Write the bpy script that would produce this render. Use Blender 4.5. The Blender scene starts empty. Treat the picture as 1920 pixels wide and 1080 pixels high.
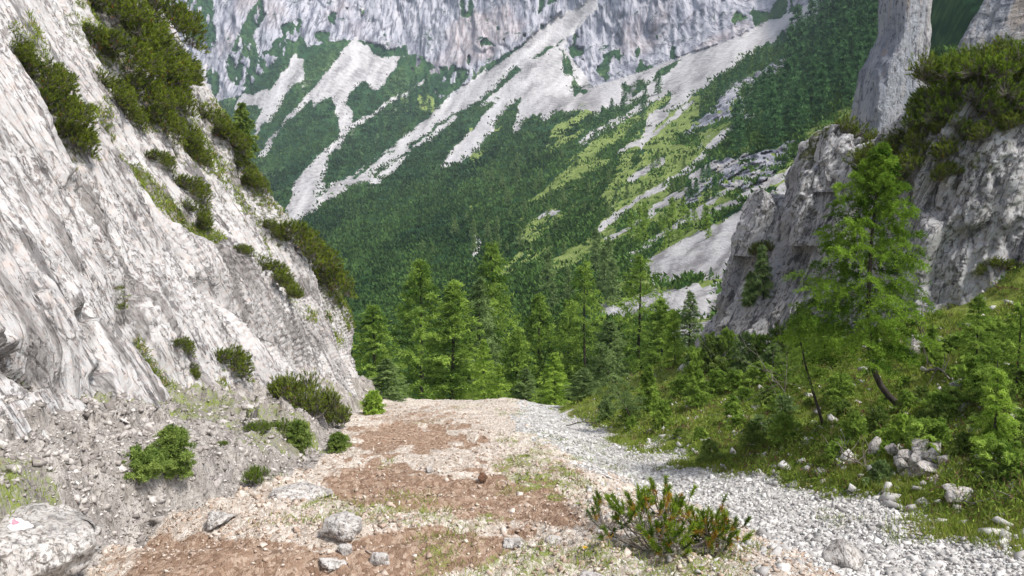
import bpy, math, random
import numpy as np
from mathutils import Vector, Matrix
from mathutils.bvhtree import BVHTree

scene = bpy.context.scene
COL = scene.collection
PI = math.pi

# ------------------------------------------------------------------ camera, sky, sun, exposure
F = 1493.3                       # focal length in photograph pixels (28 mm on 36 mm)
TH = math.radians(5.36)          # camera looks this much down
CT, ST = math.cos(TH), math.sin(TH)
cd = bpy.data.cameras.new('camera'); cam = bpy.data.objects.new('camera', cd); COL.objects.link(cam)
cd.lens = 28.0; cd.sensor_width = 36.0; cd.clip_start = 0.1; cd.clip_end = 5000
cam.location = (0, 0, 0); cam.rotation_euler = (PI / 2 - TH, 0, 0)
scene.camera = cam

SUN_DIR = Vector((0.55, -0.42, 1.0)).normalized()
el = math.asin(SUN_DIR.z); az = math.atan2(SUN_DIR.x, SUN_DIR.y)
w = bpy.data.worlds.new('World'); scene.world = w; w.use_nodes = True
bg = w.node_tree.nodes['Background']
sky = w.node_tree.nodes.new('ShaderNodeTexSky'); sky.sky_type = 'NISHITA'; sky.sun_disc = False
sky.sun_elevation = el; sky.sun_rotation = az; sky.altitude = 1200
sky.air_density = 1.0; sky.dust_density = 3.0; sky.ozone_density = 0.6
bw = w.node_tree.nodes.new('ShaderNodeRGBToBW'); mx = w.node_tree.nodes.new('ShaderNodeMix'); mx.data_type = 'RGBA'   # thin cloud greys the blue
w.node_tree.links.new(sky.outputs[0], bw.inputs[0]); w.node_tree.links.new(sky.outputs[0], mx.inputs[6]); w.node_tree.links.new(bw.outputs[0], mx.inputs[7]); mx.inputs[0].default_value = .6
w.node_tree.links.new(mx.outputs[2], bg.inputs[0]); bg.inputs[1].default_value = 0.13
sd = bpy.data.lights.new('sun', 'SUN'); sun = bpy.data.objects.new('sun', sd); COL.objects.link(sun)
sd.energy = 2.3; sd.angle = math.radians(9); sd.color = (1.0, 0.97, 0.92)
sun.rotation_euler = (-SUN_DIR).to_track_quat('-Z', 'Y').to_euler()
vs = scene.view_settings
vs.view_transform = 'Standard'; vs.look = 'None'; vs.gamma = 1; vs.exposure = 1.15
try:
    scene.cycles.volume_step_rate = 1; scene.cycles.max_bounces = 5; scene.cycles.diffuse_bounces = 3
    scene.cycles.transmission_bounces = 2; scene.cycles.transparent_max_bounces = 4; scene.cycles.volume_bounces = 0
except Exception: pass

# ------------------------------------------------------------------ pixel <-> world
def P(px, py, Y):
    a = (np.asarray(px, float) - 960) / F; b = (540 - np.asarray(py, float)) / F
    den = CT + b * ST
    Y = np.asarray(Y, float)
    return np.stack(np.broadcast_arrays(a / den * Y, Y, (b * CT - ST) / den * Y), -1)
def PIX(v):
    x, y, z = v[..., 0], v[..., 1], v[..., 2]
    dep = np.maximum(y * CT - z * ST, 1e-3); up = y * ST + z * CT
    return 960 + F * x / dep, 540 - F * up / dep

# ------------------------------------------------------------------ numpy noise
def _h(ix, iy, iz, s):
    n = (ix.astype(np.int64) * 374761393 + iy.astype(np.int64) * 668265263 + iz.astype(np.int64) * 2147483647 * 3 + s * 974711) & 0xffffffff
    n = ((n ^ (n >> 13)) * 1274126177) & 0xffffffff
    n = ((n ^ (n >> 16)) * 2246822519) & 0xffffffff
    return ((n ^ (n >> 15)) & 0xffffff) / float(0xffffff)
def vn(x, y, z=0.0, s=0):
    x, y, z = np.broadcast_arrays(np.asarray(x, float), np.asarray(y, float), np.asarray(z, float))
    ix, iy, iz = np.floor(x), np.floor(y), np.floor(z)
    fx, fy, fz = x - ix, y - iy, z - iz
    fx = fx * fx * (3 - 2 * fx); fy = fy * fy * (3 - 2 * fy); fz = fz * fz * (3 - 2 * fz)
    r = 0
    for a in (0, 1):
        for b in (0, 1):
            for c in (0, 1):
                r = r + _h(ix + a, iy + b, iz + c, s) * (fx if a else 1 - fx) * (fy if b else 1 - fy) * (fz if c else 1 - fz)
    return r
def fbm(x, y, z=0.0, s=0, o=4, g=0.5):
    r = 0; a = 1; t = 0
    for i in range(o):
        k = 2.03 ** i
        r = r + a * (vn(np.asarray(x) * k, np.asarray(y) * k, np.asarray(z) * k, s + i * 7) * 2 - 1); t += a; a *= g
    return r / t
def ridge(x, y, z=0.0, s=0, o=4, g=0.5):
    r = 0; a = 1; t = 0
    for i in range(o):
        k = 2.07 ** i
        r = r + a * (1 - np.abs(vn(np.asarray(x) * k, np.asarray(y) * k, np.asarray(z) * k, s + i * 7) * 2 - 1)); t += a; a *= g
    return r / t
def facet(x, y, z, s=0, tilt=0.6, ty=1.0, tz=1.0, k=26):
    """broken-rock noise: every cell of a jittered lattice is a tilted flat facet"""
    x, y, z = np.broadcast_arrays(np.asarray(x, float), np.asarray(y, float), np.asarray(z, float))
    ix, iy, iz = np.floor(x), np.floor(y), np.floor(z)
    tot = np.zeros(x.shape); val = np.zeros(x.shape)
    for a in (-1, 0, 1):
        for b in (-1, 0, 1):
            for c in (-1, 0, 1):
                cx, cy, cz = ix + a, iy + b, iz + c
                dx = x - cx - _h(cx, cy, cz, s + 1); dy = y - cy - _h(cx, cy, cz, s + 2); dz = z - cz - _h(cx, cy, cz, s + 3)
                w_ = np.exp(-k * (dx * dx + dy * dy + dz * dz)) + 1e-12
                val += w_ * (_h(cx, cy, cz, s + 4) + tilt * (dx * (_h(cx, cy, cz, s + 5) - .5) + ty * dy * (_h(cx, cy, cz, s + 6) - .5) + tz * dz * (_h(cx, cy, cz, s + 8) - .5)) * 2)
                tot += w_
    return val / tot - 0.5
def sst(a, b, x):
    t = np.clip((np.asarray(x, float) - a) / (b - a), 0, 1); return t * t * (3 - 2 * t)
def inpoly(x, y, poly):
    r = np.zeros(x.shape, bool); n = len(poly)
    for i in range(n):
        x1, y1 = poly[i]; x2, y2 = poly[(i + 1) % n]
        if y1 == y2: continue
        c = ((y1 > y) != (y2 > y)) & (x < (x2 - x1) * (y - y1) / (y2 - y1) + x1)
        r ^= c
    return r
def dline(x, y, pts):
    """distance to a polyline and signed side"""
    best = np.full(x.shape, 1e9); side = np.zeros(x.shape); tt = np.zeros(x.shape); n = len(pts) - 1
    for i in range(n):
        x1, y1 = pts[i]; x2, y2 = pts[i + 1]; dx, dy = x2 - x1, y2 - y1
        t = np.clip(((x - x1) * dx + (y - y1) * dy) / (dx * dx + dy * dy), 0, 1)
        d = np.hypot(x - x1 - t * dx, y - y1 - t * dy); m = d < best
        best = np.where(m, d, best); side = np.where(m, np.sign((x - x1) * dy - (y - y1) * dx), side)
        tt = np.where(m, (i + t) / n, tt)
    return best, side, tt

# ------------------------------------------------------------------ object helpers
def tag(o, label=None, cat=None, group=None, kind=None):
    if label: o['label'] = label
    if cat: o['category'] = cat
    if group: o['group'] = group
    if kind: o['kind'] = kind
    return o
def make_mesh(name, V, polys, mat, attrs=None, smooth=False):
    """polys: list of (M,k) index arrays"""
    me = bpy.data.meshes.new(name)
    V = np.asarray(V, np.float32)
    polys = [np.asarray(p, np.int32) for p in polys if len(p)]
    me.vertices.add(len(V)); me.vertices.foreach_set('co', V.ravel())
    nl = sum(p.size for p in polys); nf = sum(len(p) for p in polys)
    me.loops.add(nl); me.polygons.add(nf)
    me.loops.foreach_set('vertex_index', np.concatenate([p.ravel() for p in polys]))
    starts = []; k0 = 0
    for p in polys:
        starts.append(k0 + np.arange(len(p)) * p.shape[1]); k0 += p.size
    me.polygons.foreach_set('loop_start', np.concatenate(starts).astype(np.int32))
    if smooth: me.polygons.foreach_set('use_smooth', np.ones(nf, bool))
    me.update(calc_edges=True)
    for k, a in (attrs or {}).items():
        a = np.asarray(a, np.float32)
        if a.ndim == 1:
            at = me.attributes.new(k, 'FLOAT', 'POINT'); at.data.foreach_set('value', a)
        else:
            at = me.attributes.new(k, 'FLOAT_COLOR', 'POINT')
            c = np.ones((len(a), 4), np.float32); c[:, :a.shape[1]] = a; at.data.foreach_set('color', c.ravel())
    if mat: me.materials.append(mat)
    return me
def link(name, me, parent=None):
    o = bpy.data.objects.new(name, me); COL.objects.link(o)
    if parent is not None: o.parent = parent
    return o
def empty(name, loc=(0, 0, 0)):
    o = bpy.data.objects.new(name, None); COL.objects.link(o); o.location = loc; o.empty_display_size = .2
    return o
def copy_tree(src):
    r = src.copy(); COL.objects.link(r)
    for ch in src.children:
        c = ch.copy(); COL.objects.link(c); c.parent = r
        for g in ch.children:
            d = g.copy(); COL.objects.link(d); d.parent = c
    return r
def grid_faces(nr, nc, wrap=False):
    i = np.arange(nr - 1)[:, None]; j = np.arange(nc if wrap else nc - 1)[None, :]; j2 = (j + 1) % nc
    return np.stack([i * nc + j, i * nc + j2, (i + 1) * nc + j2, (i + 1) * nc + j], -1).reshape(-1, 4)
def submesh(name, V, Fc, mask, mat, attrs, smooth=True):
    f = Fc[mask]
    used = np.zeros(len(V), bool); used[f.ravel()] = True
    idx = np.cumsum(used) - 1
    return make_mesh(name, V[used], [idx[f]], mat, {k: a[used] for k, a in attrs.items()}, smooth)

# ------------------------------------------------------------------ material helpers
class N:
    def __init__(s, name):
        s.m = bpy.data.materials.new(name); s.m.use_nodes = True; s.t = s.m.node_tree
        s.t.nodes.clear(); s.out = s.t.nodes.new('ShaderNodeOutputMaterial')
    def put(s, sock, v):
        if isinstance(v, bpy.types.NodeSocket): s.t.links.new(v, sock)
        elif isinstance(v, (tuple, list)) and len(v) == 3 and sock.type == 'RGBA': sock.default_value = (*v, 1)
        else: sock.default_value = v
    def obj(s): return s.t.nodes.new('ShaderNodeTexCoord').outputs['Object']
    def attr(s, n, out='Fac'):
        a = s.t.nodes.new('ShaderNodeAttribute'); a.attribute_name = n; return a.outputs[out]
    def rgb(s, c):
        n = s.t.nodes.new('ShaderNodeSeparateColor'); s.put(n.inputs[0], c); return n.outputs
    def map(s, v, scale=(1, 1, 1), rot=(0, 0, 0)):
        n = s.t.nodes.new('ShaderNodeMapping'); s.put(n.inputs[0], v); n.inputs[2].default_value = rot; n.inputs[3].default_value = scale
        return n.outputs[0]
    def noise(s, v, scale, detail=4, rough=.55, dist=0, out=0):
        n = s.t.nodes.new('ShaderNodeTexNoise'); s.put(n.inputs['Vector'], v); n.inputs['Scale'].default_value = scale
        n.inputs['Detail'].default_value = detail; n.inputs['Roughness'].default_value = rough; n.inputs['Distortion'].default_value = dist
        return n.outputs[out]
    def vor(s, v, scale, feat='F1', out='Distance'):
        n = s.t.nodes.new('ShaderNodeTexVoronoi'); n.feature = feat; s.put(n.inputs['Vector'], v); n.inputs['Scale'].default_value = scale
        return n.outputs[out]
    def ramp(s, f, stops):
        n = s.t.nodes.new('ShaderNodeValToRGB'); s.put(n.inputs[0], f); e = n.color_ramp.elements
        while len(e) < len(stops): e.new(.5)
        for k, (p, c) in enumerate(stops):
            e[k].position = p; e[k].color = (*c, 1) if isinstance(c, tuple) else (c, c, c, 1)
        return n.outputs[0]
    def mix(s, f, a, b, mode='MIX'):
        n = s.t.nodes.new('ShaderNodeMix'); n.data_type = 'RGBA'; n.blend_type = mode
        s.put(n.inputs[0], f); s.put(n.inputs[6], a); s.put(n.inputs[7], b); return n.outputs[2]
    def math(s, op, a, b=0.0):
        n = s.t.nodes.new('ShaderNodeMath'); n.operation = op; s.put(n.inputs[0], a); s.put(n.inputs[1], b); return n.outputs[0]
    def step(s, v, a, b):
        n = s.t.nodes.new('ShaderNodeMapRange'); n.interpolation_type = 'SMOOTHSTEP'; s.put(n.inputs[0], v)
        n.inputs[1].default_value = a; n.inputs[2].default_value = b; return n.outputs[0]
    def bump(s, h, strength=.5, dist=.1, normal=None):
        n = s.t.nodes.new('ShaderNodeBump'); n.inputs['Strength'].default_value = strength; n.inputs['Distance'].default_value = dist
        s.put(n.inputs['Height'], h)
        if normal is not None: s.put(n.inputs['Normal'], normal)
        return n.outputs[0]
    def diffuse(s, col, normal=None, rough=.9, spec=.2):
        n = s.t.nodes.new('ShaderNodeBsdfPrincipled'); s.put(n.inputs['Base Color'], col); n.inputs['Roughness'].default_value = rough
        n.inputs['Specular IOR Level'].default_value = spec
        if normal is not None: s.put(n.inputs['Normal'], normal)
        s.t.links.new(n.outputs[0], s.out.inputs[0]); return s.m
    def leaf(s, col, trans=.35):
        a = s.t.nodes.new('ShaderNodeBsdfDiffuse'); b = s.t.nodes.new('ShaderNodeBsdfTranslucent'); m = s.t.nodes.new('ShaderNodeMixShader')
        s.put(a.inputs[0], col); s.put(b.inputs[0], col); m.inputs[0].default_value = trans
        s.t.links.new(a.outputs[0], m.inputs[1]); s.t.links.new(b.outputs[0], m.inputs[2]); s.t.links.new(m.outputs[0], s.out.inputs[0]); return s.m

def rock_mat(name, light, mid, dark, stain_shade, scale=1.0, stretch=(1, 1, .15), rot=(0, 0, 0), dk=.5, moss=True, fk=.75, ck=.6):
    n = N(name); o = n.obj(); v = n.map(n.map(o, rot=rot), stretch)
    big = n.noise(o, .45 * scale, 3, .6)
    st = n.noise(v, 3.0 * scale, 6, .7, .4)
    fine = n.noise(v, 16 * scale, 6, .75, .2)
    iso = n.noise(o, 9 * scale, 5, .7)
    c = n.ramp(big, [(.3, mid), (.6, light)])
    c = n.mix(n.step(iso, .42, .68), c, stain_shade)
    c = n.mix(n.math('MULTIPLY', n.step(st, .55, .61), dk), c, dark)
    c = n.mix(n.math('MULTIPLY', n.step(fine, .57, .625), fk), c, dark)
    if name == 'pale_limestone': c = n.mix(n.math('MULTIPLY', n.step(n.math('ADD', n.attr('stain_shade'), n.math('MULTIPLY', n.math('SUBTRACT', st, .5), 1.4)), .35, .65), .8), c, n.ramp(fine, [(.4, (.09, .08, .075)), (.6, (.30, .275, .26))]))  # slab weathering and painted crevice darkness, both mixed into the colour
    crk = n.vor(n.map(n.map(o, rot=rot), (stretch[0], stretch[1], stretch[2] * .7)), 2.6 * scale, 'DISTANCE_TO_EDGE')
    wv = n.noise(o, 2.2 * scale, 2, .5)
    crm = n.math('MULTIPLY', n.step(crk, .035, .0), n.step(wv, .42, .6))
    c = n.mix(n.math('MULTIPLY', crm, ck), c, dark)
    l1 = n.noise(v, 1.5 * scale, 4, .6, .3); l2 = n.noise(v, 5.0 * scale, 5, .65, .3); pm = n.noise(o, 1.1 * scale, 3, .6)
    ln1 = n.step(n.math('ABSOLUTE', n.math('SUBTRACT', l1, .5)), .016, .004); ln2 = n.math('MULTIPLY', n.step(n.math('ABSOLUTE', n.math('SUBTRACT', l2, .5)), .035, .010), n.step(pm, .42, .56))
    lines = n.math('MAXIMUM', n.math('MULTIPLY', ln1, n.step(iso, .42, .55)), n.math('MULTIPLY', ln2, n.step(iso, .46, .56)))
    c = n.mix(n.math('MULTIPLY', lines, fk), c, dark)
    if moss:
        g = n.attr('moss'); g = n.math('ADD', g, n.math('MULTIPLY', n.math('SUBTRACT', n.noise(o, 5 * scale, 5, .7), .5), 1.3))
        c = n.mix(n.step(g, .45, .7), c, n.ramp(n.noise(o, 20 * scale, 3, .6), [(.35, (.035, .045, .015)), (.65, (.11, .12, .035))]))
    b1 = n.bump(st, .6, .12 / scale)
    h = n.math('ADD', n.math('SUBTRACT', fine, n.math('MULTIPLY', lines, .8)), n.math('MULTIPLY', n.step(crk, .0, .06), ck))
    b2 = n.bump(h, .7, .045 / scale, b1)
    return n.diffuse(c, b2, .9, .15)

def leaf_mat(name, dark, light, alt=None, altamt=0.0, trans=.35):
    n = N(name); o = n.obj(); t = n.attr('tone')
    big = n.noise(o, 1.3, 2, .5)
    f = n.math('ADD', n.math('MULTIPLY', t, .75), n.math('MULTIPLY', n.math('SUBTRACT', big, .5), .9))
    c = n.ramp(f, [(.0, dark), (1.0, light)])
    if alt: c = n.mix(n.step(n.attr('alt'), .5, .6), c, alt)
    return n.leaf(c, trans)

M = {}
M['cliff'] = rock_mat('pale_limestone', (.575, .56, .55), (.39, .375, .37), (.06, .055, .055), (.50, .43, .395), 1.0, (1, 1, .2), (0, math.radians(30), 0), .7, True, .6)
M['right_rock'] = rock_mat('grey_limestone', (.48, .475, .475), (.31, .305, .31), (.055, .053, .057), (.36, .33, .31), 1.0, (1, 1, .3), (0, math.radians(-22), 0), .75, True, .65)
n = N('banded_limestone'); o_ = n.obj()
a_ = n.noise(n.map(o_, (1, 1, .10)), .9, 3, .5, .3); b_ = n.noise(n.map(o_, (1, 1, .06)), 2.6, 5, .65, .2); c_ = n.noise(o_, 3.0, 8, .75); d_ = n.noise(n.map(o_, (1, 1, .45)), 7, 6, .7); l_ = n.step(n.math('ABSOLUTE', n.math('SUBTRACT', n.noise(n.map(o_, (1, 1, .5), (.3, .4, 0)), .8, 6, .6, .3), .5)), .014, .003)
c = n.ramp(a_, [(.36, (.30, .32, .37)), (.46, (.43, .44, .48)), (.55, (.55, .54, .55)), (.66, (.53, .45, .39))])
c = n.mix(n.math('MULTIPLY', n.step(b_, .46, .38), .6), c, (.16, .17, .21))
c = n.mix(n.math('MULTIPLY', n.step(b_, .56, .62), .5), c, (.46, .34, .26))
c = n.mix(n.math('MULTIPLY', n.step(c_, .53, .60), .55), c, (.50, .49, .50))
c = n.mix(n.math('MULTIPLY', n.step(d_, .46, .38), .8), c, (.11, .11, .13))
c = n.mix(n.math('MULTIPLY', l_, .3), c, (.09, .09, .10))
M['pillar'] = n.diffuse(c, n.bump(n.math('ADD', d_, c_), 1.0, .22), .9, .15)
M['boulder'] = rock_mat('boulder_limestone', (.56, .53, .50), (.40, .375, .355), (.08, .07, .065), (.38, .33, .29), 3.0, (1, 1, .5), (.3, .2, 0), .45, False, .6, .1)
M['brown_rock'] = rock_mat('brown_weathered_stone', (.24, .13, .08), (.13, .07, .045), (.04, .03, .02), (.2, .12, .08), 3.0, (1, 1, .8), (0, 0, 0), .4)
M['larch'] = leaf_mat('larch_needles', (.09, .17, .025), (.54, .72, .15), trans=.5)
M['larch_deep'] = leaf_mat('deep_larch_needles', (.035, .085, .012), (.30, .46, .06), trans=.45)
M['larch_bright'] = leaf_mat('young_larch_needles', (.16, .28, .035), (.62, .80, .16), trans=.5)
M['larch_grey'] = leaf_mat('grey_green_needles', (.09, .15, .05), (.38, .50, .19), trans=.45)
M['spruce'] = leaf_mat('dark_conifer_needles', (.03, .08, .035), (.20, .38, .14), trans=.3)
M['mugo'] = leaf_mat('dwarf_pine_needles', (.03, .055, .006), (.34, .42, .05), (.34, .15, .03), 1, .28)
M['mugo_bright'] = leaf_mat('bright_dwarf_pine_needles', (.04, .08, .008), (.30, .42, .04), (.34, .2, .03), 1, .3)
M['shrub'] = leaf_mat('soft_shrub_leaves', (.09, .15, .03), (.36, .46, .12), trans=.4)
M['scrub'] = leaf_mat('scrub_foliage', (.008, .028, .010), (.12, .21, .05), trans=.15)
M['grass'] = leaf_mat('grass_blades', (.10, .15, .02), (.40, .47, .09), (.34, .27, .14), 1, .4)
M['groundcover'] = leaf_mat('ground_cover_leaves', (.05, .10, .018), (.38, .48, .09), (.16, .10, .06), 1, .35)
n = N('bark'); o_ = n.obj(); M['bark'] = n.diffuse(n.ramp(n.noise(n.map(o_, (1, 1, .2)), 14, 5, .7), [(.3, (.02, .017, .014)), (.7, (.09, .075, .065))]), n.bump(n.noise(n.map(o_, (1, 1, .2)), 20, 4, .7), .8, .03), .95, .1)
n = N('grey_dead_wood'); o_ = n.obj(); M['deadwood'] = n.diffuse(n.ramp(n.noise(n.map(o_, (1, 1, .2)), 14, 5, .7), [(.3, (.08, .065, .055)), (.7, (.28, .25, .22))]), None, .95, .1)
n = N('gravel_stone'); o_ = n.obj(); t_ = n.attr('tone'); M['stone'] = n.diffuse(n.mix(n.step(n.noise(o_, 22, 4, .7), .4, .7), n.ramp(t_, [(0, (.26, .25, .24)), (.5, (.50, .485, .465)), (1, (.74, .72, .69))]), (.36, .33, .31)), None, .9, .15)
n = N('bank_debris_stone'); o_ = n.obj(); t_ = n.attr('tone'); M['bank_stone'] = n.diffuse(n.mix(n.step(n.noise(o_, 22, 4, .7), .4, .7), n.ramp(t_, [(0, (.18, .16, .145)), (.5, (.40, .365, .335)), (1, (.64, .60, .56))]), (.22, .19, .175)), None, .9, .15)
n = N('warm_gravel_stone'); o_ = n.obj(); t_ = n.attr('tone'); M['warm_stone'] = n.diffuse(n.mix(n.step(n.noise(o_, 22, 4, .7), .4, .7), n.ramp(t_, [(0, (.26, .18, .13)), (.5, (.46, .36, .28)), (1, (.68, .6, .53))]), (.4, .31, .25)), None, .9, .15)
n = N('white_paint'); o_ = n.obj(); M['white'] = n.diffuse(n.ramp(n.noise(o_, 40, 3, .6), [(.3, (.62, .6, .6)), (.6, (.85, .84, .84))]), None, .8, .2)
n = N('red_paint'); o_ = n.obj(); M['red'] = n.diffuse(n.ramp(n.noise(o_, 40, 3, .6), [(.3, (.62, .16, .22)), (.7, (.75, .3, .34))]), None, .8, .2)
n = N('yellow_petals'); M['yellow'] = n.diffuse((.75, .5, .02), None, .7, .2)

# near ground: mask R = brown dirt, G = grey stream gravel, B = green
n = N('gully_ground'); o_ = n.obj(); ms = n.rgb(n.attr('mask', 'Color'))
flat = n.map(o_, (1, 1, .6))
nz = n.noise(flat, 3.5, 5, .65); nf = n.noise(flat, 28, 5, .75); nb = n.noise(flat, .7, 4, .6)
vc = n.rgb(n.vor(flat, 26, 'F1', 'Color'))[0]; ve = n.vor(flat, 26, 'DISTANCE_TO_EDGE')
vc2 = n.rgb(n.vor(flat, 11, 'F1', 'Color'))[0]
pale = n.ramp(n.math('ADD', n.math('MULTIPLY', vc, .6), n.math('MULTIPLY', nf, .4)), [(.1, (.32, .265, .215)), (.45, (.53, .455, .385)), (.8, (.71, .64, .565))])
grav = n.ramp(n.math('ADD', n.math('MULTIPLY', vc, .6), n.math('MULTIPLY', vc2, .4)), [(.1, (.24, .225, .215)), (.5, (.48, .465, .445)), (.9, (.72, .70, .675))])
brown = n.ramp(n.math('ADD', n.math('MULTIPLY', vc, .35), n.math('MULTIPLY', nf, .65)), [(.25, (.17, .105, .07)), (.5, (.32, .215, .15)), (.8, (.52, .40, .31))])
rk = n.ramp(n.math('ADD', n.math('MULTIPLY', nz, .6), n.math('MULTIPLY', nf, .4)), [(.32, (.09, .08, .07)), (.46, (.29, .26, .235)), (.62, (.54, .50, .46))])
gcol = n.ramp(n.math('ADD', n.math('MULTIPLY', nf, .6), n.math('MULTIPLY', nz, .4)), [(.3, (.05, .06, .015)), (.5, (.15, .19, .035)), (.7, (.30, .34, .09))])
wob = n.math('MULTIPLY', n.math('SUBTRACT', n.math('ADD', n.math('MULTIPLY', nz, .5), n.math('MULTIPLY', nf, .5)), .5), 1.5)
c = pale
c = n.mix(n.step(n.math('ADD', n.attr('rocky'), wob), .4, .6), c, rk)
c = n.mix(n.step(n.math('ADD', ms[0], wob), .35, .75), c, brown)
c = n.mix(n.step(n.math('ADD', ms[1], wob), .35, .65), c, grav)
c = n.mix(n.step(n.math('ADD', ms[2], wob), .4, .65), c, gcol)
b1 = n.bump(nz, .5, .12); b2 = n.bump(n.math('ADD', n.math('MULTIPLY', n.step(ve, 0, .12), .10), nf), .9, .03, b1)
M['ground'] = n.diffuse(c, b2, .95, .1)

# far terrain: mask R = scree, G = rock, B = light grass; rest = dark scrub
n = N('mountain_terrain'); o_ = n.obj(); ms = n.rgb(n.attr('mask', 'Color'))
e1 = n.noise(o_, .35, 8, .8); e2 = n.noise(o_, .06, 5, .65)
vert = n.noise(n.map(o_, (1, .12, .13)), .11, 7, .72, .5); vert2 = n.noise(n.map(o_, (1, .12, .16)), .4, 6, .75, .3)
warmn = n.noise(n.map(o_, (1, 1, .35)), .014, 3, .5)
rockc = n.ramp(vert, [(.34, (.09, .09, .11)), (.43, (.24, .24, .28)), (.52, (.40, .395, .43)), (.7, (.53, .51, .53))])
rockc = n.mix(n.math('MULTIPLY', n.step(vert2, .51, .42), .85), rockc, (.09, .09, .11))
rockc = n.mix(n.math('MULTIPLY', n.step(warmn, .5, .66), .28), rockc, (.50, .38, .33))
rockc = n.mix(n.step(n.math('ADD', e2, n.math('MULTIPLY', e1, .5)), .86, .93), rockc, (.03, .06, .035))
screec = n.ramp(n.math('ADD', n.math('MULTIPLY', n.noise(n.map(n.map(o_, rot=(0, math.radians(-38), 0)), (.12, .4, 1)), .5, 6, .75), .6), n.math('MULTIPLY', n.attr('streak'), .4)), [(.38, (.24, .225, .225)), (.5, (.43, .41, .405)), (.64, (.58, .555, .545))])
scrubc = n.ramp(n.math('ADD', n.math('ADD', n.math('MULTIPLY', e1, .5), n.math('MULTIPLY', e2, .25)), n.math('MULTIPLY', n.attr('streak'), .25)), [(.35, (.008, .025, .012)), (.5, (.026, .070, .024)), (.63, (.09, .15, .045))])
grassc = n.ramp(e1, [(.3, (.07, .11, .025)), (.5, (.20, .26, .07)), (.7, (.34, .38, .14))])
wob = n.math('ADD', n.math('MULTIPLY', n.math('SUBTRACT', e1, .5), 1.3), n.math('MULTIPLY', n.math('SUBTRACT', e2, .5), .3))
c = scrubc
c = n.mix(n.step(n.math('ADD', ms[2], wob), .4, .6), c, grassc)
c = n.mix(n.step(n.math('ADD', ms[1], wob), .42, .58), c, rockc)
c = n.mix(n.step(n.math('ADD', n.math('ADD', ms[0], wob), n.math('MULTIPLY', n.math('SUBTRACT', n.attr('streak'), .5), 1.2)), .40, .60), c, screec)
b1 = n.bump(vert, .5, 3.0); b2 = n.bump(e1, .7, 1.2, b1)
M['terrain'] = n.diffuse(c, b2, .95, .05)

# ------------------------------------------------------------------ near ground height
EY = np.array([2.5, 6.6, 8.2, 11.8, 16, 23, 36, 45, 62]); EXL = np.array([-3.1, -3.1, -2.8, -2.8, -3.5, -4.8, -5.7, -6.6, -7.5])
BY = np.array([2.5, 7, 10, 15, 20, 34, 62]); BX = np.array([-4.3, -4.7, -5.2, -5.7, -5.75, -5.85, -8.0]); BH = np.array([1.3, 1.35, .95, 1.0, 1.05, .7, .6])
RY = np.array([2.5, 6, 8, 13.2, 23.5, 33, 40, 62]); RX = np.array([5.9, 4.75, 4.15, 3.2, 2.4, 2.05, 2.0, 3.0])
def base_z(y):
    z = -1.6 - .2 * y
    return np.where(y > 36, z - .26 * np.maximum(y - 36, 0) + .0, z)
def G(x, y, micro=True):
    x = np.asarray(x, float); y = np.asarray(y, float)
    xl = np.interp(y, EY, EXL) + .25 * fbm(y * .9, 3.3, 0, 5, 3); xb = np.interp(y, BY, BX); hb = np.interp(y, BY, BH)
    xr = np.interp(y, RY, RX) + .35 * fbm(y * .6, 9.1, 0, 6, 3)
    z = base_z(y)
    tl = (xl - x) / np.maximum(xl - xb, .3)
    L = np.where(tl > 0, hb * (.45 * sst(0, .28, tl) + .55 * np.clip(tl, 0, 1)) + np.clip(tl - 1, 0, .5) * .8, 0)
    rr = np.maximum(x - xr, 0)
    R = .45 * (np.sqrt(rr * rr + .16) - .4)
    R = np.where(rr > 7.5, R + (rr - 7.5) * .3, R)
    z = z + L + R
    onp = (1 - sst(0, .15, tl)) * (1 - sst(0, .6, rr))
    # worn steps across the path
    ph = y * 1.05 + .35 * x + 1.6 * fbm(x * .35, y * .3, 0, 11, 2)
    saw = (ph % 1.0); wbar = sst(0, .75, saw) - sst(.78, 1.0, saw)
    leftness = 1 - sst(.5, 2.5, x)
    z = z + onp * (.30 * wbar * leftness * sst(4, 7, y) + .16 * fbm(x * .5, y * .5, 0, 12, 3))
    # gullied stream is a little lower
    z = z - .16 * np.exp(-((x - (xr - 1.0)) / 1.0) ** 2)
    if micro:
        rk = sst(0, .2, tl); bk = sst(.1, .8, rr)
        z = z + .035 * fbm(x * 3, y * 3, 0, 14, 4) * (1 + 2 * bk)
        z = z + bk * (.20 * fbm(x * .8, y * .8, 0, 15, 3) + .05 * ridge(x * 4, y * 4, 0, 16, 2))
        q = x * .8 + y * .35
        z = z + rk * (.30 * facet(x * 1.1 + .3 * y, y * 1.1, 0, 17, .9, 1, 1, 40) + .13 * facet(x * 3.3 + .8 * y, y * 2.0, 0, 18, 1.2, 1, 1, 60) + .055 * facet(x * 9, y * 6, 0, 19, 1.2, 1, 1, 60))
        z = z + (1 - rk) * (1 - bk) * .014 * (facet(x * 12, y * 12, 0, 20, .9) + facet(x * 24, y * 24, 0, 21, .9))
    return z
def ground_hit(px, py, dmin=3, dmax=60):
    d = np.linspace(dmin, dmax, 1400); p = P(px, py, d)
    g = G(p[:, 0], p[:, 1]); k = np.argmax(p[:, 2] < g)
    if not (p[k, 2] < g[k]): k = -1
    return Vector((p[k, 0], p[k, 1], g[k]))

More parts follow.
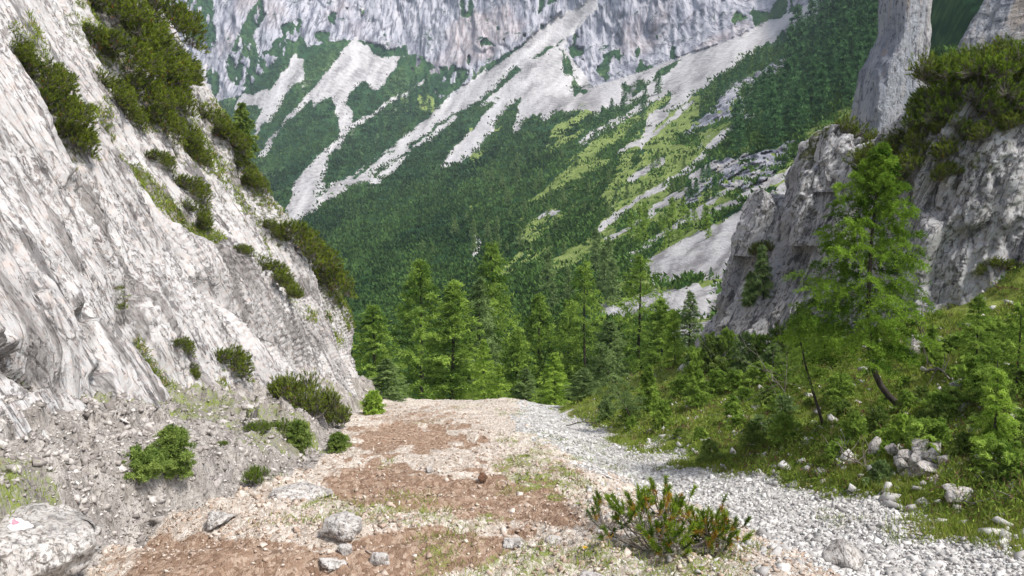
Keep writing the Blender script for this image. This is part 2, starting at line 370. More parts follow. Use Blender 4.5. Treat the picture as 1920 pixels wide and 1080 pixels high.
def near_masks(V):
    px, py = PIX(V); x, y = V[:, 0], V[:, 1]
    wx = 14 * fbm(x * 1.3, y * 1.3, 0, 31, 3); wy = 8 * fbm(x * 1.3, y * 1.3, 0, 32, 3)
    qx, qy = px + wx, py + wy
    br = np.zeros(len(V)); wx = wx + 60 * (vn(x * 5, y * 2.2, 0, 38) - .5); wy = wy + 34 * (vn(x * 5, y * 2.2, 0, 39) - .5); qx, qy = px + wx, py + wy
    for poly, s in (([(648, 812), (700, 792), (790, 790), (905, 818), (905, 838), (820, 846), (700, 855), (655, 840)], 1),
                 ([(610, 885), (700, 862), (830, 885), (900, 890), (1060, 915), (1100, 990), (1000, 990), (900, 965), (760, 955), (640, 950), (605, 930)], 1),
                 ([(200, 1090), (290, 1010), (450, 1012), (620, 1030), (700, 1000), (830, 990), (960, 985), (1010, 1005), (900, 1050), (740, 1090)], 1),
                 ([(680, 765), (860, 765), (900, 790), (700, 795)], .6), ([(880, 855), (1100, 880), (1090, 900), (900, 880)], .6)):
        br = np.maximum(br, sum(inpoly(qx + 70 * (vn(x * 3, y * 1.4, 0, 300 + q * 5) - .5), qy + 26 * (vn(x * 3, y * 1.4, 0, 301 + q * 5) - .5), poly) for q in range(4)) / 4 * s)
    st = inpoly(qx, qy, [(985, 740), (1060, 740), (1065, 800), (1135, 812), (1250, 868), (1400, 912), (1600, 965), (1780, 1010), (2050, 1110), (2100, 1400), (1700, 1300), (1560, 1080), (1400, 990), (1300, 935), (1180, 900), (1090, 868), (1010, 830), (960, 795)]).astype(float)
    xr = np.interp(y, RY, RX); st = np.maximum(st, ((x > xr - 1.5 + .5 * fbm(x * 1.2, y * .8, 0, 36, 3)) & (x < xr + .5) & (y < 30)).astype(float)); xl = np.interp(y, EY, EXL); xb = np.interp(y, BY, BX)
    gr = sst(-.7, .5, x - xr + .9 * fbm(x * 1.2, y * .8, 0, 35, 3)) * .95
    gr = np.maximum(gr, sst(.15, .45, fbm(x * .55, y * .35, 0, 33, 3)) * .42 * (x > xl) * (x > -2.5))
    gr = np.maximum(gr, .5 * inpoly(qx, qy, [(900, 1035), (1150, 1010), (1420, 1020), (1400, 1090), (820, 1100)]))
    gr = np.maximum(gr, .5 * inpoly(qx, qy, [(920, 860), (1000, 850), (1120, 915), (1100, 950), (960, 915)]))
    gr = np.where((px < 780) & (py > 985) & (x > xl), gr * .5, gr)
    gr = np.maximum(gr, .45 * inpoly(qx, qy, [(560, 940), (820, 945), (960, 970), (820, 990), (600, 975)]))
    stony = inpoly(qx, qy, [(1660, 845), (1780, 850), (1790, 890), (1690, 895)])
    gr = np.where(stony & (x > xr), .45, gr)
    gr = np.where((x < xl) & (fbm(x * 1.1, y * 1.1, 0, 34, 3) > .24), .5, gr)
    ph = y * 1.05 + .35 * x + 1.6 * fbm(x * .35, y * .3, 0, 11, 2); sw = ph % 1.0
    br = br * (.45 + .65 * (sst(.05, .3, sw) * sst(.95, .6, sw)))
    br = br * (x > xl - .1); st = st * (1 - .0)
    bank = sst(-.1, .15, xl - x)
    beyond = sst(37, 41, y)
    gr = np.maximum(gr, beyond * .7)
    return np.stack([br, st * (gr < .9), gr], -1), bank, (px, py)

ny, nx = 560, 800
yy = 2.4 * (64 / 2.4) ** (np.linspace(0, 1, ny)); tt = np.linspace(-1, 1, nx)
Yg, Tg = np.meshgrid(yy, tt, indexing='ij'); Xg = Tg * (.70 * Yg + 4.5) + .0
V = np.stack([Xg, Yg, G(Xg, Yg)], -1).reshape(-1, 3)
Fc = grid_faces(ny, nx)
mk, bank, (vx, vy) = near_masks(V)
fm = mk[Fc].mean(1); xc = V[Fc, 0].mean(1); yc = V[Fc, 1].mean(1)
isst = fm[:, 1] > .5
ispath = (~isst) & (xc > np.interp(yc, EY, EXL)) & (xc < np.interp(yc, RY, RX)) & (yc < 37.5)
at = {'mask': mk, 'rocky': bank}
for nm, m in (('stream_bed', isst), ('path', ispath), ('ground', ~(isst | ispath))):
    tag(link(nm, submesh(nm, V, Fc, m, M['ground'], at)), kind='structure')

# ------------------------------------------------------------------ far terrain
CP = [(150,-120,900),(600,-120,850),(900,-120,800),(1200,-120,700),(1450,-120,600),(1600,-120,330),(1700,-120,210),(1850,-120,150),(2100,-120,110),
 (330,0,800),(600,0,790),(900,0,750),(1100,0,690),(1300,0,590),(1480,0,470),(1570,0,300),(1680,0,180),(1800,0,120),(2000,0,95),
 (400,200,690),(650,90,730),(850,190,620),(1000,100,650),(1110,170,540),(1300,105,490),(1480,40,430),(250,250,700),
 (830,310,400),(560,410,330),(700,300,480),(500,290,520),(620,200,610),(300,450,450),
 (700,420,280),(900,350,310),(1100,250,340),(600,500,220),(800,500,175),(1000,400,215),(1000,500,135),(700,600,125),(900,600,98),
 (1200,300,230),(1200,400,150),(1200,500,98),(1100,600,74),(1250,600,58),(1350,500,75),(1400,400,95),(1400,300,140),(1500,200,190),(1500,300,120),
 (1600,250,112),(1640,150,150),(1600,50,215),(1800,200,84),(1400,200,215),(1300,200,320),(1700,60,160),
 (400,700,95),(600,700,82),(900,700,74),(1200,700,50),(600,880,60),(900,880,54),(1200,880,44),(1500,600,52),(1500,880,44),(1800,500,52),(2000,300,62),(2000,880,44),(2100,600,50),(250,880,64)]
CP = np.array(CP, float); cx_, cy_ = CP[:, 0] / 500, CP[:, 1] / 500; cl = np.log(CP[:, 2])
def tps(r2): return np.where(r2 > 0, r2 * np.log(np.maximum(r2, 1e-12)), 0)
K = tps((cx_[:, None] - cx_) ** 2 + (cy_[:, None] - cy_) ** 2) + np.eye(len(CP)) * .004
Am = np.block([[K, np.stack([np.ones_like(cx_), cx_, cy_], 1)], [np.stack([np.ones_like(cx_), cx_, cy_], 0), np.zeros((3, 3))]])
wts = np.linalg.solve(Am, np.concatenate([cl, [0, 0, 0]]))
def depth(px, py):
    px = np.asarray(px, float) / 500; py = np.asarray(py, float) / 500
    r = wts[-3] + wts[-2] * px + wts[-1] * py
    for k in range(len(CP)): r = r + wts[k] * tps((px - cx_[k]) ** 2 + (py - cy_[k]) ** 2)
    return np.exp(r)
Z6 = lambda pts: [(x / 1.92 + 300, y / 1.92) for x, y in pts]
Z5 = lambda pts: [(x / 2 + 1220, y / 2) for x, y in pts]
SCREE = [Z6([(690,140),(740,150),(800,200),(870,200),(840,260),(780,330),(740,290),(690,320),(670,380),(700,400),(690,450),(650,530),(610,560),(590,680),(520,760),(460,800),(450,760),(480,660),(540,590),(620,520),(650,480),(640,400),(610,350),(560,380),(530,370),(430,470),(370,575),(345,575),(400,490),(500,370),(600,260)]),
 Z6([(490,200),(525,205),(520,280),(470,320),(430,380),(400,440),(370,450),(340,520),(350,430),(380,380),(270,390),(290,340),(400,320),(450,250)]),
 Z6([(1540,0),(1560,-40),(1700,-40),(1565,0),(1570,30),(1480,130),(1440,190),(1480,300),(1500,340),(1600,300),(1700,330),(1690,370),(1560,410),(1480,400),(1430,410),(1380,430),(1350,400),(1290,480),(1265,470),(1300,350),(1250,400),(1220,430),(1150,530),(1080,590),(1010,605),(1080,510),(1150,440),(1230,350),(1180,370),(1080,420),(990,490),(900,560),(830,630),(730,690),(770,650),(700,660),(560,760),(490,810),(460,800),(560,720),(640,650),(700,620),(830,530),(1000,390),(1100,300),(1250,210),(1380,100),(1480,40)]),
 Z5([(760,-40),(690,0),(600,60),(500,110),(400,190),(300,260),(180,340),(80,420),(0,500),(-40,560),(0,430),(90,360),(40,340),(-60,380),(-150,420),(20,300),(130,220),(260,160),(400,100),(560,40),(640,-20)]),
 [(1215,482),(1300,440),(1430,378),(1445,450),(1380,530),(1300,520),(1225,532)], [(1120,568),(1240,542),(1365,530),(1355,580),(1300,602),(1230,594),(1125,600)], [(1290,330),(1340,300),(1360,306),(1300,345)], [(1180,330),(1240,296),(1250,302),(1190,340)], [(1250,620),(1360,590),(1340,640),(1260,650)],
 [(360,120),(385,120),(400,200),(378,210)], [(1010,400),(1050,395),(1045,402),(1015,408)], [(880,505),(888,505),(896,470),(900,440),(892,440),(886,470)]]
SLINE = [([(1420,322),(1340,372),(1260,428),(1180,482)],4),([(1400,290),(1300,345),(1210,400)],3),([(1250,172),(1170,222),(1090,268)],3.5),([(1560,300),(1480,350),(1400,410)],5),([(1350,440),(1280,470),(1210,500)],4),([(1125,430),(1200,370),(1290,320),(1360,250),(1410,215)],4),([(1140,448),(1230,398),(1330,335)],3),([(1290,415),(1380,378),(1430,352),(1540,288)],5),([(1100,255),(1180,215),(1260,160)],3),([(1160,285),(1230,250),(1300,190)],3),([(1300,470),(1400,400),(1470,350)],5),([(640,250),(720,200),(800,150)],2.5),([(1500,330),(1560,270)],4)]
def base_py(px): return np.interp(px, [300,400,450,520,560,640,700,750,770,850,925,1003,1052,1060,1112,1211,1290,1400,1530,1560], [120,190,180,110,95,72,80,100,172,187,115,68,25,94,167,135,104,70,15,-60])
DARK = [Z6([(30,-80),(200,-80),(190,60),(210,160),(170,180),(100,120),(60,40)]), Z6([(300,80),(370,-20),(380,60),(330,130),(360,200),(400,240),(360,320),(260,310),(230,230)]), Z6([(150,280),(200,240),(220,320),(180,360)]), Z6([(1080,-40),(1130,-20),(1120,60),(1080,60)]), Z6([(430,140),(620,180),(600,215),(540,215),(440,220)]), Z6([(870,210),(920,190),(1000,250),(1060,230),(1120,250),(1080,320),(1020,350),(930,360),(880,270)])]
ROCKP = [Z5([(510,215),(500,260),(400,330),(330,430),(250,450),(120,520),(110,510),(220,420),(300,310),(400,270)]), Z5([(550,510),(520,600),(430,690),(340,720),(250,690),(140,780),(90,760),(180,680),(240,600),(350,590),(470,550)]), Z5([(0,440),(60,400),(120,380),(60,440),(0,480)])]
GRASSP = [Z5([(-80,520),(0,460),(100,400),(200,370),(180,450),(120,520),(250,470),(320,450),(280,520),(180,620),(60,700),(0,760),(-180,880),(-200,800)]), Z5([(800,330),(820,420),(700,460),(640,560),(640,640),(560,680),(450,720),(300,780),(200,840),(160,900),(0,970),(100,850),(200,800),(340,730),(440,690),(520,610),(600,560),(560,500),(700,400)]), Z6([(850,340),(1000,350),(1010,390),(930,430),(880,390)])]
def far_masks(px, py):
    a = [far_masks1(px, py, k) for k in range(5)]
    return [sum(q[i] for q in a) / 5 for i in range(3)]
def far_masks1(px, py, kk=0):
    ko = 400 + kk * 20; jx = 4 * fbm(px * .05, py * .05, 0, 41, 3) + 7 * (vn(px * .11, py * .11, 0, ko) - .5) + 5 * (vn(px * .3, py * .3, 0, ko + 1) - .5); jy = 4 * fbm(px * .05, py * .05, 0, 42, 3) + 7 * (vn(px * .11, py * .11, 0, ko + 2) - .5) + 5 * (vn(px * .3, py * .3, 0, ko + 3) - .5)
    x, y = px + jx, py + jy
    fg = 15 * (vn((px * .8 + py * .6 + 9 * fbm(px / 30, py / 30, 0, 58, 2)) * .10, px * .004, 0, 43) - .5); fx_, fy_ = x + fg * .62, y - fg * .78
    sc = np.zeros(px.shape)
    for p in SCREE: sc = np.maximum(sc, inpoly(fx_, fy_, p))
    # green strips left standing on the screes
    strips = (y < -1e6) & (fbm((px + py * 1.25) * .02, (px * .8 - py * .6) * .10, 0, 44, 3) > .36) & (py > 150) & (px < 1250) & (px > 700)
    sc = np.where(strips, sc * .35, sc)
    under = (py > base_py(px) - 4) & (py < base_py(px) + 34 * vn(px * .09, 0, 0, 40)) & (px > 1000) & (px < 1560); sc = np.maximum(sc, .8 * under)
    for pts, wd in (([(858, 219), (915, 182), (972, 130)], 5), ([(768, 276), (810, 245), (852, 214)], 3), ([(665, 333), (717, 292), (740, 280)], 2.5), ([(700, 330), (760, 290), (850, 240)], 2.5), ([(1000, 110), (1040, 85), (1080, 60)], 2)):
        d, _, _ = dline(x, y, [(a, b) for a, b in pts]); sc *= sst(wd * .5, wd * 1.3, d)
    for pts, wd in SLINE:
        d, _, _ = dline(x, y, pts); sc = np.maximum(sc, 1 - sst(wd * .7, wd * 1.9, d))
    rk = (y < base_py(x)).astype(float)
    rk *= 1 - .9 * ((py > base_py(px) - 60) & (fbm(px * .05, py * .03, 0, 45, 3) > .28))
    for p in DARK: rk *= 1 - inpoly(x, y, p) * (fbm(px * .12, py * .06, 0, 46, 3) > -.25)
    for p in ROCKP: rk = np.maximum(rk, inpoly(x, y, p) * (.32 + .68 * (fbm(px * .10, py * .10, 0, 47, 3) > -.22)))
    gr = np.zeros(px.shape)
    for p in GRASSP: gr = np.maximum(gr, inpoly(x, y, p) * (fbm(px * .05, py * .05, 0, 48, 3) > -.3))
    gr = np.maximum(gr, .85 * (px > 880) * (fbm((px * .78 - py * .62) * .012, (px * .62 + py * .78) * .06, 0, 49, 3) > .28 - .3 * sst(950, 1350, px)) * (py > 180))
    forest = inpoly(x, y, [(1640,-200),(1560,0),(1480,80),(1430,110),(1310,200),(1320,230),(1440,130),(1480,160),(1400,290),(1480,265),(1560,215),(1620,170),(1680,200),(1760,130),(1850,100),(1840,-200)])
    gr = np.where(forest, 0, gr)
    return sc, rk, gr
nr, nc = 470, 860
pyg = np.linspace(-115, 870, nr); pxg = np.linspace(180, 2080, nc)
PY, PX = np.meshgrid(pyg, pxg, indexing='ij'); D = depth(PX, PY)
sc, rk, gr = far_masks(PX, PY)
Vf = P(PX, PY, D)
# relief: buttresses on the walls, canopy lumps on the scrub, runnels on the scree
wx_, wz_ = Vf[..., 0] + Vf[..., 1] * .35, Vf[..., 2]
az_ = PX * .5 + 4 * fbm(PX / 60, PY / 60, 0, 50, 3); but = ridge(az_ / 38 , PY / 170, 0, 51, 5, .55); but2 = ridge(az_ / 9, PY / 70, 0, 53, 4, .6)
canopy = 1.3 * fbm(Vf[..., 0] / 2.6, Vf[..., 1] / 5.0, Vf[..., 2] / 2.6, 52, 3)
run = fbm((wx_ + wz_ * .9) / 60, (wx_ * .7 - wz_ * .8) / 5, 0, 54, 4)
scs = sc
farw = sst(150, 450, D)
rel = rk * (1 - scs) * farw * (26 * (but - .6) + 12 * (but2 - .6) + 7 * facet(az_ / 12, PY / 50, 0, 56))
rel2 = rk * (1 - farw) * (4.0 * facet(Vf[..., 0] / 4, Vf[..., 1] / 6, Vf[..., 2] / 3, 57, 1) + 2.0 * facet(Vf[..., 0] / 1.4, Vf[..., 1] / 2, Vf[..., 2] / 1.2, 58, 1))
scr = (1 - rk) * (1 - scs) * (.9 + D / 260) * canopy * (1 - .6 * gr) + scs * .25 * run
dirn = Vf / np.linalg.norm(Vf, axis=-1, keepdims=True)
Vf = Vf - dirn * rel[..., None] - dirn * rel2[..., None] + np.stack([0 * scr, -.6 * scr, .55 * scr], -1)
Vf = Vf.reshape(-1, 3); Ff = grid_faces(nr, nc)
fd = np.where(PX < 880, 1.0, .78); stk = .5 + .5 * fbm((PX * fd + PY * .62 + 14 * fbm(PX / 40, PY / 40, 0, 57, 2)) * .06, (PX - PY) * .012, 0, 55, 3, .6)
mf = np.stack([sc.ravel(), rk.ravel(), gr.ravel()], -1); fm = mf[Ff].mean(1)
i1 = fm[:, 0] > .5; fpx = PX.ravel()[Ff].mean(1); fpy = PY.ravel()[Ff].mean(1)
i2 = (~i1) & (fpy < base_py(fpx) + 6)
for nm, m in (('scree_slope', i1), ('mountain', i2), ('hillside', ~(i1 | i2))):
    tag(link(nm, submesh(nm, Vf, Ff, m, M['terrain'], {'mask': mf, 'streak': stk.ravel()})), kind='structure')

# ------------------------------------------------------------------ left cliff
RZ = np.array([-8, -7, -3.6, 0, 4.2, 9.8, 20]); RYY = np.array([30.5, 31.0, 35.6, 33.6, 31.2, 35.5, 38])
COT = 1 / 1.75
def cliff_plane(y, h):      # h = height above the base line
    xb = np.interp(y, BY, BX); zb = base_z(y) + np.interp(y, BY, BH)
    return xb, zb
nh, nu = 620, 620
hh = -2.2 + 24.0 * np.linspace(0, 1, nh) ** 1.15
uu = np.linspace(0, 1.16, nu)
H, U = np.meshgrid(hh, uu, indexing='ij')
ynear = 2.6
def rimY(h):                # far end of the slab at this height above its base
    y = np.full_like(h, 33.0)
    for _ in range(6):
        z = base_z(y) + np.interp(y, BY, BH) + h; y = np.interp(z, RZ, RYY)
    return y
RIM = rimY(H)
Uc = np.minimum(U, 1)
Yc = ynear * (RIM / ynear) ** (Uc ** .85)
xb, zb = cliff_plane(Yc, H)
Zc = zb + H; Xc = xb - H * COT + .62 * sst(0, 4, H) * sst(12, 32, Yc)
Zc = np.where(Yc < 7, Zc + 0, Zc)
# past the rim the slab turns away to the left
ov = np.maximum(U - 1, 0)
Yc = Yc + 9 * np.sqrt(ov) * .45 + ov * 6; Xc = Xc - ov * 45
Vc = np.stack([Xc, Yc, Zc], -1).reshape(-1, 3)
nrm = np.array([math.sin(math.radians(60)), 0, math.cos(math.radians(60))])
px, py = PIX(Vc); y_, h_ = Vc[:, 1], H.ravel(); ln = h_ * 1.155
q_ = y_ + .25 * fbm(y_ / 2, ln / 4, 0, 60, 3)
dsp = .5 * fbm(y_ / 3.2, ln / 9, 0, 61, 3)
dsp += .36 * facet(q_ / 1.5, ln / 10, 0, 62, .7, .12)
dsp += .20 * facet(q_ / .6, ln / 5.5, 0, 63, .8, .12)
dsp += .09 * facet(q_ / .22, ln / 3.2, 0, 64, .9, .12)
dsp += .035 * facet(q_ / .09, ln / 1.2, 0, 59, .9, .12)
rghm = sst(.0, .4, fbm(y_ / 1.6, ln / 3.5, 0, 65, 3))
dsp += rghm * (.11 * facet(q_ / .2, ln / 1.8, 0, 66, 1, .12) + .05 * facet(q_ / .09, ln / .8, 0, 67, 1, .12))
dsp -= .16 * np.clip(ridge(q_ / .7, ln / 7, 0, 68, 4) - .74, 0, 1) * 8 * .5
far_am = .7 + .5 * sst(8, 22, y_)
dsp *= far_am
# named crevices seen in the photograph (a step with a dark riser)
wv = 10 * fbm(y_ * 1.2, ln * .7, 0, 69, 3)
CREV = [([(120,330),(150,345),(225,440),(262,500),(280,580),(320,640),(360,700),(400,790)], 22, .45),
        ([(0,660),(60,690),(110,720),(160,760),(200,860)], 26, .22), ([(180,690),(200,740),(215,800)], 18, .18),
        ([(15,90),(70,180),(110,260),(150,330)], 16, .3), ([(200,200),(290,300),(350,390),(400,460)], 13, .3),
        ([(240,120),(330,270),(420,420),(520,560)], 9, .35), ([(380,500),(450,580),(560,700),(600,740)], 8, .3), ([(330,150),(430,330),(520,480),(610,600)], 8, .4),
        ([(130,480),(170,540),(190,600)], 12, .18), ([(150,570),(190,640),(210,700)], 16, .22), ([(0,420),(40,500),(70,560)], 10, .15)]
riser = np.zeros(len(Vc))
for pts, wd, dp in CREV:
    d, side, t = dline(px + wv, py, pts)
    k = np.exp(-(d / wd) ** 2) * sst(0, .12, t) * sst(1, .85, t)
    dsp -= 1.35 * dp * k; riser = np.maximum(riser, k)
# lower left overhang block
under = inpoly(px + wv, py + wv * .5, [(0, 655), (60, 680), (100, 720), (60, 745), (0, 770), (-200, 800), (-200, 600)])
dsp = dsp - .22 * under
fade = 1 - sst(0, .05, ov.ravel())
Vc = Vc + nrm * (dsp)[:, None] * (.5 + .5 * fade)[:, None]
moss = np.zeros(len(Vc))
for pts, wd, amt in (([(200,190),(260,280),(330,370),(400,450)],12,.6), ([(300,620),(345,690),(370,760)],9,.62), ([(180,20),(260,150),(350,230),(420,330),(500,430)],55,.5), ([(480,480),(560,560),(640,640)],14,.5), ([(20,60),(90,200),(140,300)],25,.45), ([(420,700),(440,790),(500,840)],18,.45), ([(240,530),(262,560)],6,.6), ([(520,380),(600,500),(660,600)],25,.5)):
    d, _, _ = dline(px + wv, py, pts); moss = np.maximum(moss, amt * (1 - sst(wd * .5, wd * 1.6, d)))
moss = np.maximum(moss, .35 * sst(.3, 1.2, -h_ + .6))
stain_shade = np.zeros(len(Vc))  # grey weathered bands and streaks, plus crevice shade painted into the cliff colour
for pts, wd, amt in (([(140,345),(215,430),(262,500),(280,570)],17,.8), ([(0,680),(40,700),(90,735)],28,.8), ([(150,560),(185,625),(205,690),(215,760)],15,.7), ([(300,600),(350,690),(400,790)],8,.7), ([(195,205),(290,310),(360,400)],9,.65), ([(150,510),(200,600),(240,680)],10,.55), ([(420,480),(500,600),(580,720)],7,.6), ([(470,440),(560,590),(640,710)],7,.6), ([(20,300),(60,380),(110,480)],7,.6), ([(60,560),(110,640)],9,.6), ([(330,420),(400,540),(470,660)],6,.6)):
    d, _, tq = dline(px + wv, py, pts); stain_shade = np.maximum(stain_shade, amt * (1 - sst(wd * .4, wd * 1.5, d)))
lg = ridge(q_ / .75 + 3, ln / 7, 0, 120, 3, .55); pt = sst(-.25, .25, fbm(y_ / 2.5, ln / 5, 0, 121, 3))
stain_shade = np.maximum(stain_shade, .75 * sst(.80, .88, lg) * pt)
stain_shade = np.maximum(stain_shade, .7 * sst(.26, .42, fbm(q_ / .35, ln / 2.2, 0, 122, 4)))
Fcl = grid_faces(nh, nu)
cme = make_mesh('cliff', Vc, [Fcl], M['cliff'], {'moss': moss, 'stain_shade': stain_shade}, True)
tag(link('cliff', cme), kind='structure')
cliff_bvh = BVHTree.FromPolygons(Vc.tolist(), Fcl.tolist())
def ray(px, py):
    d = P(px, py, 1.0); return Vector(d.tolist()).normalized()
def cliff_hit(px, py):
    r = cliff_bvh.ray_cast(Vector((0, 0, 0)), ray(px, py)); return r[0], r[1]

# ------------------------------------------------------------------ rock masses on the right
def tower(rows, Y, dy, nseg=360, nlev=260, amp=1.0, seed=0, shear=0.0, ex=3.0, fs=1.0, topcap=.35, strv=.45, lean=.35, sq=1.0, rot=0.0):
    """rows: (py, left px, right px) seen at distance Y, dy = half depth. Returns closed mass V, F"""
    rows = sorted(rows, key=lambda r: -r[0])
    pr = np.array([r[0] for r in rows], float); L = np.array([r[1] for r in rows], float); R = np.array([r[2] for r in rows], float)
    s = np.linspace(0, 1, nlev); pyl = np.interp(s, np.linspace(0, 1, len(pr)), pr) if False else np.linspace(pr[0], pr[-1], nlev)
    Li = np.interp(-pyl, -pr, L); Ri = np.interp(-pyl, -pr, R)
    A = P(Li, pyl, Y); B = P(Ri, pyl, Y)
    z = A[:, 2]; cx = (A[:, 0] + B[:, 0]) / 2; wx = (B[:, 0] - A[:, 0]) / 2
    th = np.linspace(0, 2 * PI, nseg, endpoint=False)
    c, sn = np.cos(th), np.sin(th)
    ux = np.sign(c) * np.abs(c) ** (2 / ex); uy = np.sign(sn) * np.abs(sn) ** (2 / ex)
    if rot:
        ux, uy = ux * math.cos(rot) - uy * math.sin(rot), ux * math.sin(rot) + uy * math.cos(rot); ux = ux / np.abs(ux).max(); uy = uy / np.abs(uy).max()
    zt = (z - z[0]) / (z[-1] - z[0]); shrink = np.sqrt(np.clip(1 - ((zt - (1 - topcap * .2)) / (topcap * .2)).clip(0, 1) ** 2, .0, 1))
    dyy = dy * (1 - .35 * zt)
    yo = (Y + dyy * .6)
    Xx = cx[:, None] + (wx * shrink)[:, None] * ux; Yy = yo[:, None] + (dyy * shrink)[:, None] * uy + shear * z[:, None]; Zz = np.repeat(z[:, None], nseg, 1)
    nxv = c[None, :] * np.ones_like(Zz); nyv = sn[None, :] * np.ones_like(Zz)
    a, b, cz = Xx / fs, Yy / fs, Zz / fs
    q = a - cz * lean
    d = .5 * fbm(a / 1.6, b / 1.6, cz / 3.0, seed, 3) + .45 * facet(q / .9, b / .9, cz * strv / .9, seed + 1, .9, 1, .4, 38) + .22 * facet(q / .33, b / .33, cz * strv / .33, seed + 2, .9, 1, .25, 38) + .10 * facet(q / .12, b / .12, cz * strv * 1.5 / .12, seed + 3, .9, 1, .25, 38) - .12 * (ridge(q / .7, b / .7, cz / 5, seed + 4, 3) - .6)
    d = d * amp * fs * (.25 + .75 * shrink[:, None])
    Xx = Xx + nxv * d * sq; Yy = Yy + nyv * d; Zz = Zz + .35 * d * sst(.6, 1, zt)[:, None]
    V = np.stack([Xx, Yy, Zz], -1).reshape(-1, 3); Fq = grid_faces(nlev, nseg, True)
    V = np.concatenate([V, [[cx[-1], yo[-1], Zz[-1].mean() + .02]]]); k = len(V) - 1; b0 = (nlev - 1) * nseg
    j = np.arange(nseg); T = np.stack([b0 + j, b0 + (j + 1) % nseg, np.full(nseg, k)], -1)
    return V, Fq, T
bvhs = []
def rock_thing(name, parts, mat, label, cat='rock', mossf=None, smooth=True):
    Vs, Fs, Ts = [], [], []; k = 0
    for V, Fq, T in parts:
        Vs.append(V); Fs.append(Fq + k); Ts.append(T + k); k += len(V)
    V = np.concatenate(Vs); Fq = np.concatenate(Fs); T = np.concatenate(Ts)
    px, py = PIX(V); ms = mossf(px, py, V) if mossf else np.zeros(len(V))
    o = link(name, make_mesh(name, V, [Fq, T], mat, {'moss': ms}, smooth)); tag(o, label, cat)
    bv = BVHTree.FromPolygons(V.tolist(), Fq.tolist()); bvhs.append(bv)
    return o, bv
# tall smooth pillar
rock_thing('rock_pinnacle', [tower([(330,1608,1735),(260,1612,1718),(215,1616,1722),(160,1626,1735),(122,1636,1740),(108,1646,1742),(60,1668,1748),(0,1673,1752),(-60,1680,1757),(-110,1690,1750)], 30, 1.2, amp=.17, seed=71, strv=.4, fs=1.5, rot=.3, ex=9, lean=0)], M['pillar'],
           'tall smooth grey limestone pillar with vertical rust and blue streaks rising behind the big larch', 'rock pinnacle')
rock_thing('rock_buttress', [tower([(200,1790,2120),(95,1822,2120),(60,1835,2120),(20,1862,2120),(-30,1885,2120),(-90,1910,2120)], 34, 2.5, amp=.35, seed=75, strv=.5, fs=1.5, rot=.7, ex=7)], M['pillar'],
           'pale blue grey rock buttress cut off by the top right corner of the picture', 'rock')
rib = [tower([(730,1290,1420),(690,1305,1440),(640,1335,1470),(600,1352,1490),(540,1368,1500),(470,1385,1500),(430,1400,1500),(385,1422,1492),(362,1432,1486)], 27.5, 1.6, amp=.95, seed=81, shear=.15, strv=.26),
       tower([(720,1330,1620),(640,1370,1640),(600,1400,1650),(500,1470,1660),(420,1492,1660),(350,1515,1655),(300,1535,1650),(255,1545,1640),(236,1556,1590)], 25, 2.0, amp=1.0, seed=84, shear=.15, strv=.26),
       tower([(460,1480,1575),(380,1498,1560),(345,1508,1548),(318,1520,1538)], 24.5, .5, nseg=160, nlev=120, amp=.5, seed=181, shear=.15),
       tower([(360,1530,1625),(290,1545,1606),(250,1556,1596),(228,1566,1586)], 24.2, .6, nseg=160, nlev=120, amp=.5, seed=184, shear=.15),
       tower([(480,1395,1500),(400,1412,1470),(375,1420,1450),(352,1428,1444)], 26.6, .7, nseg=160, nlev=120, amp=.5, seed=187, shear=.15),
       tower([(700,1540,1760),(600,1560,1790),(450,1570,1800),(330,1590,1790),(280,1620,1760),(255,1650,1740)], 23.5, 1.8, amp=.95, seed=87, shear=.1, strv=.26)]
def rmoss(px, py, V): return .30 * sst(420, 250, py) + .36 * sst(.1, .5, fbm(V[:, 0] * .8, V[:, 1] * .8, V[:, 2] * .8, 91, 3)) + .3 * sst(560, 680, py)
o_rib, rib_bvh = rock_thing('rock_rib', rib, M['right_rock'], 'jagged grey rock rib climbing to broken spires on the right, left of the big larch', 'rock outcrop', rmoss)
wall = [tower([(760,1650,2600),(600,1680,2600),(500,1692,2600),(400,1700,2600),(330,1712,2600),(280,1735,2600),(240,1760,2600),(200,1772,2600),(160,1790,2600),(128,1830,2600),(112,1880,2600)], 18.5, 2.6, nseg=520, nlev=330, amp=.95, strv=.35, seed=95, shear=.1, ex=2.6)]
o_wall, wall_bvh = rock_thing('rock_wall', wall, M['right_rock'], 'broad fractured grey rock wall behind the big larch at the right edge', 'rock wall', rmoss)
def rock_hit(px, py):
    best = None
    for b in bvhs + [cliff_bvh]:
        r = b.ray_cast(Vector((0, 0, 0)), ray(px, py))
        if r[0] is not None and (best is None or r[3] < best[2]): best = (r[0], r[1], r[3])
    return best

